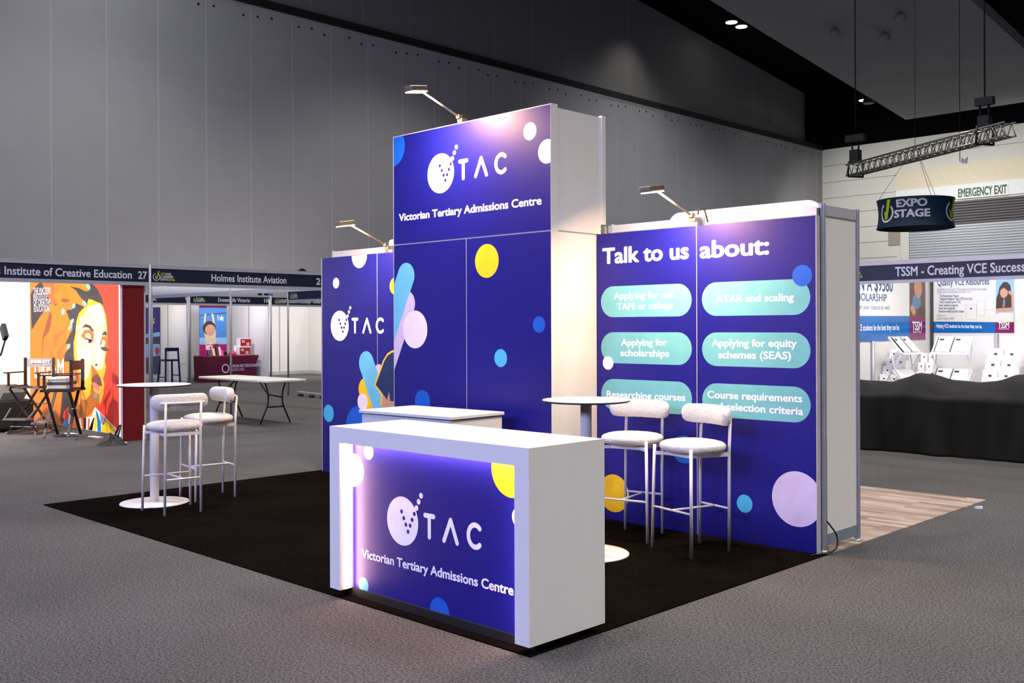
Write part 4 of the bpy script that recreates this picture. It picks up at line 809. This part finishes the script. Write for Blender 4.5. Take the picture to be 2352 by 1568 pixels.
# ---- back row stands
XR = -23.5
def back_stand(lab, y0, y1, num, words, wl, wr, logo=True):
    o = thing('exhibition_stand', lab, 'exhibition stand', (-25.2, (y0 + y1) / 2, 0))
    fascia_x(o, XR, y0 + .03, y1 - .03, z=(2.29, 2.345, 2.56, 2.62)); post(o, XR - .015, y0, 2.62, .032)
    mb = MB(); mb.box((-26.85, y0, .12), (-26.8, y1, 2.6)); mb.box((-26.85, y0, .0), (-26.79, y1, .12), 1); part('back_wall', mb, ['panelwhite', 'alulight'], o)
    mb = MB()
    for k in (1, 2): mb.box((-26.8, y0 + (y1 - y0) * k / 3 - .015, .1), (-26.785, y0 + (y1 - y0) * k / 3 + .015, 2.6))
    part('wall_joint', mb, 'alu', o)
    mb = MB(); mb.box((-26.8, y1 - .03, .0), (XR - .05, y1, .12), 1); mb.box((-26.8, y1 - .02, .12), (XR - .05, y1, 2.6)); part('side_wall', mb, ['panelwhite', 'alulight'], o)
    mb = MB()
    for k in (1, 2): mb.box((-26.8 + 1.07 * k - .015, y1 - .035, .1), (-26.8 + 1.07 * k + .015, y1 - .03, 2.6))
    part('wall_joint', mb, 'alu', o)
    mb = MB()
    if words: a = atX(*wl, XR - .008); b = atX(*wr, XR - .008); a.z = b.z = 2.405; lettering(mb, words, a, b, .11, (1, 0, 0), .02)
    if num: a = atX(*num[1], XR - .008); b = atX(*num[2], XR - .008); a.z = b.z = 2.405; lettering(mb, num[0], a, b, .11, (1, 0, 0), .02)
    if mb.v: part('lettering', mb, 'fasciatext', o, fixn=False)
    if logo: expo_logo(o, (XR - .008, y0 + .13, 2.38), (0, 1, 0), (1, 0, 0), .14)
    return o
back_stand('white walled stand numbered 9 behind the folding table, with a blue print', 4.55, 7.55, ('9', (425.5, 693), (431, 693)), 'EK', (347, 691), (359, 691), False)
back_stand('white walled stand numbered 10 with the maroon table', 7.6, 10.25, ('10', (607, 694), (616, 694)), 'DonateLife Victoria', (501, 693), (574, 695))
back_stand('empty white stand at the end of the back row', 10.3, 13.9, None, 'AFS Student Exchange - Immersion Programs', (651, 697), (775, 700))
# blue print, table and stool in stand 9
P9 = Plane(1, 7.50, (0, -1, 0), (-40, 0, .05, 2.5)); a = P9.uv(345, 706); b = P9.uv(367, 870)
o = thing('wall_poster', 'tall dark blue print on the wall of the stand numbered 9', 'poster', ((a[0] + b[0]) / 2, 7.51, .2))
mb = MB(); mb.box((a[0] - .4, 7.502, .25), (b[0], 7.515, a[1])); part('sheet', mb, 'navyplastic', o)
mb = MB(); pl = Plane(1, 7.502, (0, -1, 0), (a[0] - .4, b[0], .25, a[1])); pl.pxpoly(mb, [(330, 706), (367, 706), (367, 762), (330, 768)], 0, 1); pl.pxpoly(mb, [(330, 768), (367, 762), (367, 772), (330, 776)], 1, 1); pl.pxpoly(mb, [(330, 790), (367, 790), (367, 816), (330, 822)], 2, 1); pl.circ(mb, pl.uv(361, 806), .13, 3, 2); part('printed_graphic', mb, ['blue', 'skypale', 'skypale', 'boxred'], o, fixn=False)
mb = MB(); pl.text(mb, 'S', (347, 744), (355, 743), .16, .03); part('lettering', mb, 'yellow', o, fixn=False)
q = atZ(367, 874); o = thing('high_table', 'pale green high table in the stand numbered 9', 'table', (q.x, q.y, 0))
mb = MB(); mb.box((q.x - .45, q.y - .3, 1.05), (q.x + .4, q.y + .3, 1.10)); part('tabletop', mb, 'palegreen', o)
mb = MB(); mb.tube([(q.x, q.y, 0), (q.x, q.y, 1.05)], .05, 10); part('column', mb, 'steelgrey', o)
mb = MB(); mb.lathe([(.26, 0), (.26, .02), (.05, .03)], 24, (q.x, q.y, 0)); part('base', mb, 'steelgrey', o)
q = atZ(388, 886); o = thing('bar_stool', 'dark navy square bar stool beside the pale green table', 'stool', (q.x, q.y, 0))
mb = MB(); mb.box((q.x - .2, q.y - .2, .70), (q.x + .2, q.y + .2, .75)); part('seat', mb, 'navyplastic', o)
for i in (-1, 1):
    for j in (-1, 1): mb = MB(); mb.bar((q.x + i * .24, q.y + j * .22, 0), (q.x + i * .18, q.y + j * .18, 1.08 if i > 0 else .70), .04, .04); part('leg', mb, 'navyplastic', o)
mb = MB(); mb.box((q.x + .17, q.y - .2, .98), (q.x + .2, q.y + .2, 1.08)); part('backrest', mb, 'navyplastic', o)
mb = MB(); mb.bar((q.x - .22, q.y - .2, .25), (q.x + .22, q.y - .2, .25), .03, .03); mb.bar((q.x - .22, q.y + .2, .3), (q.x + .22, q.y + .2, .3), .03, .03); part('footrest', mb, 'navyplastic', o)
# banner and draped table in stand 10
XB = -25.2; a = atX(458, 704, XB); b = atX(521, 858, XB); y0, y1 = a.y, b.y
o = thing('pull_up_banner', 'blue banner of a child hanging from a bar, in the stand numbered 10', 'banner', (XB, (y0 + y1) / 2, 0))
mb = MB(); mb.box((XB - .02, y0, .08), (XB, y1, 2.33)); part('sheet', mb, 'skyblue', o)
mb = MB(); mb.box((XB - .12, y0 - .02, 0), (XB + .1, y1 + .02, .08)); part('base', mb, 'alu', o)
pl = Plane(0, XB, (1, 0, 0), (y0, y1, .08, 2.33)); mb = MB(); zB = lambda x, y: (340 + x / 9.8, 600 + y / 9.8); zC = lambda x, y: (340 + x / 9.8, 740 + y / 9.8)
pl.pxpoly(mb, [(455, 775), (525, 775), (525, 792), (455, 792)], 4, 1); pl.pxpoly(mb, [(455, 791), (525, 790), (525, 870), (455, 870)], 0, 2); pl.pxpoly(mb, [(455, 700), (525, 700), (525, 707), (455, 706.5)], 5, 2)
pl.pxpoly(mb, [(1150, 1210), (1760, 1150), (1760, 1170), (1150, 1228)], 1, 2, zB)
for P in ([(1270, 1180), (1310, 1180), (1290, 1440), (1300, 1568), (1250, 1568), (1250, 1380)], [(1420, 1180), (1470, 1180), (1510, 1430), (1530, 1568), (1480, 1568), (1450, 1300)]): pl.pxpoly(mb, P, 2, 3, zB)
pl.pxpoly(mb, [(1250, 200), (1300, 240), (1400, 270), (1500, 230), (1530, 200), (1520, 360), (1540, 490), (1290, 490), (1290, 360)], 2, 4, zC); pl.circ(mb, pl.uv(*zC(1380, 130)), .22, 1, 4); pl.circ(mb, pl.uv(*zC(1400, 175)), .175, 3, 5)
part('printed_graphic', mb, ['magenta', 'brownhair', 'sand', 'skin', 'skypale', 'maroon'], o, fixn=False)
mb = MB(); pl.text(mb, 'I vic', zB(1570, 1330), zB(1700, 1330), .16, .03); pl.text(mb, "let's", zC(1305, 615), zC(1450, 615), .2, .03); part('lettering', mb, 'printwhite', o, fixn=False)
XT = -23.95; ya, yb = atX(475, 818, XT).y, min(10.12, atX(606, 816, XT).y); TZ = .79
o = thing('draped_table', 'table under a maroon lettered cloth in the stand numbered 10', 'table', (XT - .38, (ya + yb) / 2, 0)); P = []
for z, k in ((TZ, 0), (TZ - .02, .015), (.5, .01), (.25, .0), (.004, .01)):
    row = []
    for (cx_, cy_, sx_, sy_) in ((XT, ya, 1, -1), (XT, ya + .5, 1, 0), (XT, (ya + yb) / 2, 1, 0), (XT, yb - .4, 1, 0), (XT, yb, 1, 1), (XT - .76, yb, -1, 1), (XT - .76, ya, -1, -1)): row.append((cx_ + sx_ * k, cy_ + sy_ * k - (.1 if cy_ == yb and z < .6 else 0), z))
    P.append(row)
mb = MB(); mb.grid(P, 0, False, True); mb.face([p for p in P[0]], 0); part('tablecloth', mb, 'maroon', o)
mb = MB(); zD = lambda x, y: (520 + x / 8.71, 740 + y / 8.71)
for s, pl_, pr_, cp, b in (('ORGAN AND TISSUE DONATION', (107, 900), (700, 895), .085, .03), ('SAVES LIVES', (110, 975), (358, 970), .085, .008)):
    a = atX(*zD(*pl_), XT + .05); b_ = atX(*zD(*pr_), XT + .05); b_.z = a.z; lettering(mb, s, a, b_, cp, (1, 0, 0), b)
q = atX(518, 846, XT + .05)
for k in range(20):
    t0 = 2 * PI * k / 20; t1 = 2 * PI * (k + 1) / 20; mb.face([(XT + .052, q.y + r * math.cos(t), q.z + r * 1.1 * math.sin(t)) for r, t in ((.13, t0), (.13, t1), (.09, t1), (.09, t0))])
part('lettering', mb, 'lilac', o, fixn=False)
xt = XT - .4; yy = lambda px: atX(px, 816, xt).y
def brochure_box(z, y, lab):
    o = thing('brochure_box', lab, 'box', (xt, y, z), 0, 'brochure boxes on the maroon table'); mb = MB(); mb.box((xt - .12, y - .19, z), (xt + .1, y + .19, z + .26)); part('carton', mb, 'pwhite', o)
    mb = MB(); mb.box((xt + .1, y - .18, z + .02), (xt + .104, y + .18, z + .23)); f = part('front_label', mb, 'boxred', o)
    mb = MB(); mb.box((xt + .104, y + .02, z + .03), (xt + .106, y + .12, z + .12)); mb.box((xt + .104, y - .14, z + .12), (xt + .106, y - .04, z + .19)); part('printed_graphic', mb, 'sand', f)
brochure_box(TZ + .002, 9.84, 'lower of the two crimson and white brochure boxes on the maroon table'); brochure_box(TZ + .265, 9.87, 'upper of the two crimson and white brochure boxes on the maroon table')
mb = MB(); mb.lathe([(.045, 0), (.05, .02), (.05, .2), (.03, .24), (.03, .29)], 18, (xt, 9.56, TZ + .002)); single('bottle', mb, ['palelilac'], 'pale pump bottle beside the crimson brochure boxes', 'bottle')
mb = MB(); mb.lathe([(.12, 0), (.12, .03), (.1, .10), (.05, .14), (.01, .15)], 24, (xt + .1, 9.40, TZ + .002)); single('cap', mb, ['hotpink'], 'bright pink cap on the maroon table', 'cap')
mb = MB(); mb.box((xt - .1, 9.14, TZ + .002), (xt + .1, 9.25, TZ + .13)); single('pouch', mb, ['caseblack'], 'black pouch lying on the maroon table', 'pouch', bevel=.04, seg=3)
for px, h, m, lab in ((481, .16, 'darkgrey', 'dark grey leaflet holder at the left end of the maroon table'), (491, .22, 'sand', 'beige leaflet stack standing on the maroon table'), (499, .36, 'photobrown', 'tall brown magazine standing on the maroon table'), (505, .26, 'lilac', 'pale leaflet leaning beside the tall brown magazine'), (511, .17, 'hotpink', 'pink leaflet at the right of the standing magazines')):
    y = yy(px); mb = MB(); mb.prism([(xt - .04, y - .06, TZ + .002), (xt + .08, y - .06, TZ + .002), (xt - .0, y - .06, TZ + h), (xt - .04, y - .06, TZ + h)], (0, .075, 0)); single('leaflet', mb, [m], lab, 'leaflet', 'leaflets on the maroon table')
q = Vector((-25.2, yy(452) - .2, 0)); o = thing('folding_chair', 'dark folding chair left of the maroon table', 'chair', q)
mb = MB(); mb.box((q.x - .2, q.y - .2, .44), (q.x + .2, q.y + .2, .47)); part('seat', mb, 'caseblack', o); mb = MB(); mb.box((q.x - .2, q.y + .17, .62), (q.x + .2, q.y + .2, .86)); part('backrest', mb, 'caseblack', o)
for i in (-1, 1):
    mb = MB(); mb.tube([(q.x + i * .2, q.y - .24, 0), (q.x + i * .2, q.y + .18, .86)], .014, 7); part('leg', mb, 'chrome', o); mb = MB(); mb.tube([(q.x + i * .18, q.y + .22, 0), (q.x + i * .18, q.y - .18, .45)], .014, 7); part('leg', mb, 'chrome', o)
for px, lab in ((598, 'small black lamp clip on the fascia numbered 10'), (613, 'black lamp clip beside the blue one on the fascia numbered 10')):
    q = atX(px, 680, XR); mb = MB(); mb.box((XR - .06, q.y - .06, 2.621), (XR, q.y + .06, 2.68)); single('lamp_clip', mb, ['cordblack'], lab, 'clip')
q = atX(622, 679, XR); mb = MB(); mb.lathe([(.05, 0), (.06, .05), (.03, .09)], 12, (XR - .03, q.y + .02, 2.621)); single('lamp_clip', mb, ['skyblue'], 'blue lamp clip on the fascia post at the right of stand 10', 'clip')
# ================================================================== STAND AT THE RIGHT
FY, WX, WY = 6.6, -3.04, 9.6
o = thing('exhibition_stand', 'white stand at the right edge with navy fascia and a black draped display', 'exhibition stand', (-1.0, 8.1, 0)); ts = o
zf = [atY(2160, p, FY).z for p in (641.5, 636.5, 601.5, 592.0)]; zf = [atY(2352, p, FY).z for p in (640, 632, 593, 583)]
fascia_y(ts, FY, WX + .03, .9, 'fascia2', zf); post(ts, WX, FY + .015)
mb = MB(); mb.box((WX - .03, FY + .05, .02), (WX, WY, 2.5)); part('side_wall', mb, 'panelwhite', ts)
mb = MB(); mb.box((WX, WY, .02), (2.0, WY + .03, 2.5)); part('back_wall', mb, 'panelwhite', ts)
mb = MB(); q = atX(2001, 830, WX); mb.tube([(WX + .03, q.y, .02), (WX + .03, q.y, atX(2001, 783, WX).z)], .028, 8); part('post', mb, 'alu', ts)
mb = MB(); q = atY(2290, 790, WY); mb.tube([(q.x, WY - .03, .02), (q.x, WY - .03, atY(2290, 766, WY).z)], .028, 8); part('post', mb, 'alu', ts)
mb = MB(); mb.tube([(WX + .03, WY - .03, .02), (WX + .03, WY - .03, 2.4)], .022, 8); part('corner_post', mb, 'darkrail', ts)
mb = MB(); a = atY(2056, 634, FY); b = atY(2354, 619, FY); b.z = a.z; lettering(mb, 'TSSM - Creating VCE Success', a, b, .118, (0, -1, 0), .02, 0, -.004); part('lettering', mb, 'fasciatext', ts, fixn=False)
a = atY(1980, 640, FY); h = .14; expo_logo(ts, (a.x - 2.67 * h, FY + .007, a.z + .01), (1, 0, 0), (0, -1, 0), h)
# left print on the side wall
pl = Plane(0, WX + .014, (1, 0, 0), (FY + .3, atX(2123.5, 720, WX).y, atX(2050, 782, WX).z, 2.46)); PL = pl
o = thing('wall_poster', 'scholarship poster on the side wall of the right stand', 'poster', (WX + .01, 8.2, pl.rect[2]))
mb = MB(); mb.box((WX + .002, pl.rect[0], pl.rect[2]), (WX + .013, pl.rect[1], 2.46)); part('sheet', mb, 'posterpaper', o)
mb = MB(); pl.pxpoly(mb, [(1900, 725), (2089, 725.5), (2089, 790), (1900, 800)], 0, 1); pl.pxpoly(mb, [(2089, 727), (2130, 727), (2130, 800), (2089, 800)], 1, 2); pl.pxpoly(mb, [(2089, 640), (2130, 640), (2130, 727), (2089, 727)], 2, 2)
zE = lambda x, y: (1960 + x / 7.84, 590 + y / 7.84)
pl.pxpoly(mb, [(1080, 690), (1200, 690), (1220, 860), (1160, 940), (1090, 920), (1050, 880)], 4, 3, zE); pl.circ(mb, pl.uv(*zE(1165, 560)), .15, 3, 4); pl.pxpoly(mb, [(1050, 860), (1020, 930), (1080, 1060), (1130, 1000), (1100, 900)], 3, 4, zE)
part('printed_graphic', mb, ['tssmblue', 'tssmplum', 'photobrown', 'skin', 'denim'], o, fixn=False)
mb = MB(); pl.text(mb, 'WIN A $9580', (1948, 665.5), (2050.5, 669.5), .20, .016); pl.text(mb, 'SCHOLARSHIP', (1951, 689), (2037, 692), .105, .01); part('headline', mb, 'tssmnavy', o, fixn=False)
mb = MB(); pl.text(mb, 'Enter now for your chance to win!', (1935, 709.5), (2043.5, 711), .07, .006); part('subtitle', mb, 'textgrey', o, fixn=False)
mb = MB(); pl.text(mb, 'Helping VCE students be the best they can be.', (1945, 759.5), (2066, 757.5), .085, .007); pl.text(mb, 'TSSM', (2095.5, 758), (2117, 757.5), .13, .012); pl.text(mb, 'Creating VCE Success', (2096.5, 764), (2117, 763.5), .035, .004); part('lettering', mb, 'printwhite', o, fixn=False)
# right print on the back wall
zF = lambda x, y: (2140 + x / 7.467, 580 + y / 7.467)
a = atY(2137, 764, WY - .014); b = atY(2329, 700, WY - .014); pl = Plane(1, WY - .014, (0, -1, 0), (a.x, b.x, a.z, 2.46))
o = thing('wall_poster', 'resources poster with a smiling student on the back wall of the right stand', 'poster', ((a.x + b.x) / 2, WY - .01, a.z))
mb = MB(); mb.box((a.x, WY - .013, a.z), (b.x, WY - .002, 2.46)); part('sheet', mb, 'posterpaper', o)
mb = MB(); pl.pxpoly(mb, [(2130, 738), (2286, 739.5), (2286, 770), (2130, 770)], 0, 1); pl.pxpoly(mb, [(2286, 739.5), (2335, 738), (2335, 770), (2286, 770)], 1, 2); pl.pxpoly(mb, [(2287.5, 640), (2335, 640), (2335, 739), (2287, 739)], 2, 1)
pl.pxpoly(mb, [(1140, 700), (1160, 600), (1220, 510), (1290, 500), (1350, 560), (1370, 700), (1380, 1000), (1100, 960), (1110, 780)], 3, 2, zF); pl.pxpoly(mb, [(1170, 700), (1180, 640), (1240, 600), (1310, 660), (1300, 730), (1240, 785), (1195, 760)], 4, 3, zF)
pl.pxpoly(mb, [(1330, 650), (1380, 660), (1405, 760), (1400, 1000), (1100, 1020), (1100, 960), (1370, 940), (1365, 740), (1310, 690)], 4, 4, zF); pl.pxpoly(mb, [(1095, 1060), (1180, 1030), (1400, 1030), (1400, 1190), (1090, 1190)], 5, 3, zF); pl.pxpoly(mb, [(1230, 800), (1260, 800), (1250, 940), (1215, 940)], 6, 4, zF)
for P in ([(580, 900), (770, 890), (770, 1150), (590, 1150)], [(770, 830), (915, 820), (910, 1080), (775, 1080)], [(930, 740), (1065, 735), (1060, 980), (925, 985)]):
    pl.pxpoly(mb, P, 6, 2, zF); c = [sum(p[0] for p in P) / 4, sum(p[1] for p in P) / 4]; pl.pxpoly(mb, [(c[0] + (p[0] - c[0]) * .97, c[1] + (p[1] - c[1]) * .98) for p in P], 5, 3, zF)
pl.pxpoly(mb, [(658, 948), (692, 948), (692, 972), (658, 972)], 3, 4, zF)
part('printed_graphic', mb, ['tssmblue', 'tssmplum', 'skypale', 'brownhair', 'skin', 'posterpaper', 'pgrey'], o, fixn=False)
mb = MB(); pl.text(mb, 'Quality VCE Resources', zF(98, 565), zF(985, 545), .105, .012)
for s, x0, x1, y in (('Trial Examination Papers', 130, 465, 760), ('Targeted Evaluation Tasks (TETs) for SACs', 130, 705, 810), ('Teach Yourself Series (TYS)', 130, 495, 865), ('Exam revision programs', 125, 452, 920), ('Head start programs', 122, 405, 972), ('Intensive weekly tutorial classes', 122, 552, 1025)): pl.text(mb, s, zF(x0, y), zF(x1, y), .038, .012)
part('headline', mb, 'tssmnavy', o, fixn=False)
mb = MB()
for s, x0, x1, y in (('Specifically for time-poor VCE teachers and schools, with student', 95, 945, 650), ('samples and trial examinations for Units 1 to 4', 92, 670, 695), ('Order your', 85, 245, 1098), ('sample copies today!', 82, 385, 1148)): pl.text(mb, s, zF(x0, y), zF(x1, y - 4), .042, .004)
part('subtitle', mb, 'textgrey', o, fixn=False)
mb = MB(); pl.text(mb, 'Helping VCE students be the best they can be.', zF(80, 1285), zF(865, 1297), .058, .008); pl.text(mb, 'TSSM', zF(1142, 1290), zF(1328, 1287), .085, .01); pl.text(mb, 'Creating VCE Success', zF(1145, 1316), zF(1325, 1316), .024, .004); part('lettering', mb, 'printwhite', o, fixn=False)
# black cloth over the front display
prof = [(-3.0, .95), (-2.535, .935), (-2.28, .921), (-2.08, .99), (-1.938, 1.043), (-1.744, 1.032), (-1.5, .985), (-1.21, .952), (-1.0, .985), (-.76, 1.05), (-.54, 1.057), (-.35, 1.04), (0, .95), (.5, .93), (.9, .95)]
def hx(x):
    for (a, p), (b, q) in zip(prof[:-1], prof[1:]):
        if a <= x <= b: t = (x - a) / (b - a); t = t * t * (3 - 2 * t) * .5 + t * .5; return p + (q - p) * t
    return prof[-1][1]
P = []
for j in range(40):
    row = []
    for i in range(131):
        x = -2.98 + 3.85 * i / 130; h = 1.62 - (1.62 - hx(x)) * 1.036; n1 = noise.noise(Vector((x * 2.2, 0, 1.7))); n2 = noise.noise(Vector((x * 5.5, j * .05, 4.2)))
        if j < 20:
            v = j / 19; z = .72 * v + .02 * n1 * v; y = 6.05 + (.11 * n1 + .06 * n2) * (1 - .75 * v) + .02 * v
        elif j < 34:
            v = (j - 19) / 14; z = .72 + .02 * n1 + (h - .74) * (1 - (1 - v) ** 1.7) + .03 * n2 * math.sin(v * PI) + .02 * noise.noise(Vector((x * 3 + j * .2, j * .12, 2.2))); y = 6.07 + .45 * v
        else:
            v = (j - 33) / 6; z = h - .02 - (h - .35) * v ** 1.2 * .9; y = 6.52 + .34 * v
        row.append((x, y, max(.004, z)))
    P.append(row)
mb = MB(); mb.grid(P); o = single('dust_cloth', mb, ['clothblack'], 'black cloth draped over the front display of the right stand', 'cloth', fixn=False)
s_ = o.modifiers.new('solid', 'SOLIDIFY'); s_.thickness = .004; s_.offset = -1
# table behind the cloth with display racks, books and brochure holders
o = thing('display_table', 'plain white display table behind the black cloth', 'table', (-1.2, 8.2, 0))
mb = MB(); mb.box((-2.98, 7.3, .70), (.8, 9.3, .75)); part('tabletop', mb, 'plasticwhite', o)
for x in (-2.9, .7):
    for y in (7.4, 9.2): mb = MB(); mb.tube([(x, y, 0), (x, y, .70)], .025, 8); part('leg', mb, 'alu', o)
GB = 'spiral books on the display racks'
def rack(lab, x, y, rz, books):
    R = Matrix.Translation((x, y, .768)) @ Matrix.Rotation(rz, 4, 'Z'); o = thing('display_rack', lab, 'rack', (x, y, .768), 0, 'tilted display racks')
    f = lambda p: R @ Vector(p)
    for z0, z1, y0, y1 in ((.455, .695, -.17, .05), (.0, .225, -.23, -.02)):
        mb = MB(); a, b, c, d = (-.26, y0, z0), (.26, y0, z0), (.26, y1, z1), (-.26, y1, z1); nn = Vector((0, z0 - z1, y1 - y0)).normalized() * -.012
        mb.prism([f(a), f(b), f(c), f(d)], R.to_3x3() @ nn); mb.box((-.26, y0 - .03, z0 - .012), (.26, y0, z0 + .014), 0, R); part('tray', mb, 'plasticwhite', o)
    mb = MB()
    for s in (-.245, .245): mb.tube([f((s, -.16, .455)), f((s, -.02, .23)), f((s, .12, .0))], .009, 7); mb.tube([f((s, .05, .69)), f((s, -.04, .24)), f((s, -.2, .01))], .009, 7)
    part('frame', mb, 'alulight', o)
    for (z0, z1, y0, y1, k) in ((.455, .695, -.17, .05, 'upper'), (.0, .225, -.23, -.02, 'lower')):
        for s, sd_ in ((-.114, 'left'), (.114, 'right')):
            if (k, sd_) not in books: continue
            d = Vector((0, y1 - y0, z1 - z0)).normalized(); nn = Vector((0, -d.z, d.y)); b0 = Vector((s, y0, z0)) + nn * .003 + d * .022
            B = lambda u, v, w: f(b0 + Vector((u, 0, 0)) + d * v + nn * w)
            c = B(0, .15, 0); bk = thing('book', f'white book with dark label, {sd_} on {k} tray of the {books[(k, sd_)]}', 'book', c, 0, GB)
            mb = MB(); mb.prism([B(-.095, 0, 0), B(.108, 0, 0), B(.108, .28, 0), B(-.095, .28, 0)], R.to_3x3() @ (nn * .014)); part('cover', mb, 'bookwhite', bk)
            mb = MB(); mb.prism([B(-.108, 0, 0), B(-.095, 0, 0), B(-.095, .28, 0), B(-.108, .28, 0)], R.to_3x3() @ (nn * .016)); part('spine', mb, 'cordblack', bk)
            mb = MB(); mb.prism([B(-.078, .21, .0145), B(-.012, .21, .0145), B(-.012, .245, .0145), B(-.078, .245, .0145)], R.to_3x3() @ (nn * .001)); part('title_label', mb, 'cordblack', bk)
    return o
p = atZ(2180, 814, 1.207); rack('tilted display rack facing the front, in the middle of the right stand', p.x, p.y + .17, 0, {('upper', 'left'): 'front-facing rack', ('upper', 'right'): 'front-facing rack', ('lower', 'left'): 'front-facing rack', ('lower', 'right'): 'front-facing rack'})
p = atZ(2106, 814, 1.207); rack('tilted display rack turned sideways, below the scholarship poster', p.x - .23, p.y, PI / 2 - .12, {('upper', 'left'): 'sideways rack', ('upper', 'right'): 'sideways rack'})
p = atZ(2364, 812, 1.207); rack('tilted display rack cut off by the right picture edge', p.x + .17, p.y, -PI / 2 + .35, {('upper', 'left'): 'rack at the right edge', ('upper', 'right'): 'rack at the right edge'})
def holder(lab, x, y, z, w, h, rz, proto=[None]):
    if proto[0] is None:
        o = thing('brochure_holder', lab, 'holder', (0, 0, 0), 0, 'white brochure holders'); P = lambda n, mb, m: part(n, mb, m, o, local=True)
        mb = MB(); mb.prism([(-.5, -.10, 0), (-.5, .06, 0), (-.5, .09, 1.0), (-.5, .085, 1.0), (-.5, .05, .03), (-.5, -.09, .03), (-.5, -.10, .55)], (1, 0, 0)); P('tray', mb, 'pwhite')
        mb = MB(); mb.box((-.46, -.085, .04), (.46, .045, .97)); P('brochures', mb, 'bookwhite')
        mb = MB(); mb.box((-.1, -.0865, .55), (.1, -.0855, .70)); P('title_label', mb, 'darkgrey')
        proto[0] = o
    else: o = copy_tree(proto[0], (0, 0, 0), 0, lab)
    o.location = (x, y, z); o.rotation_euler = (0, 0, rz); o.scale = (w, .5, h)
    return o
rows = {3: ('bottom', 'middle', 'top'), 4: ('bottom', 'second', 'third', 'top')}
def tower(n, pxs, py0, y0, w, h, step, where, rz=0, dy=.12):
    for r in range(n):
        for k, px in enumerate(pxs):
            q = atY(px, py0, y0); side = ('left', 'right')[k] if len(pxs) == 2 else 'only'
            holder(f'white brochure holder in the {rows[n][r]} row, {side} column, of {where}', q.x + .0, y0 + dy * r, .752 + step * r, w, h, rz)
tower(3, (2276, 2313), 840, 8.75, .225, .22, .155, 'the rack near the right edge')
tower(4, (2031, 2054), 840, 7.7, .125, .16, .118, 'the rack under the scholarship poster', .3, .115)
tower(3, (2111, 2129), 840, 8.9, .10, .16, .14, 'the rack behind the sideways books', .1, .115)
# lamps of the neighbouring stands
area('stand_spot', (-12.0, .7, 2.2), (-13.6, 3.2, 2.4), 14, .15, (1, .98, .95))
WARM = (1, .93, .86)
area('stand_spot', (-11.2, -4.2, 2.7), (-13.0, .1, 1.2), 120, .25, WARM); area('stand_spot', (-12.2, -3.2, 2.6), (-15.0, -1.2, 1.2), 260, .25, WARM)
area('stand_spot', (-23.7, 6.2, 2.5), (-25.5, 7.6, 1.1), 26, .25, WARM); area('stand_spot', (-23.7, 9.0, 2.5), (-25.8, 10.2, 1.1), 28, .25, (1, .92, .97)); area('stand_spot', (-23.7, 12.0, 2.5), (-26.0, 13.2, .7), 75, .25, WARM)
area('stand_spot', (-2.2, 6.75, 2.42), (-1.9, 9.6, 1.2), 30, .12, (1, .96, .95)); area('stand_spot', (-.4, 6.75, 2.42), (-.9, 9.6, 1.2), 30, .12, (1, .96, .95))
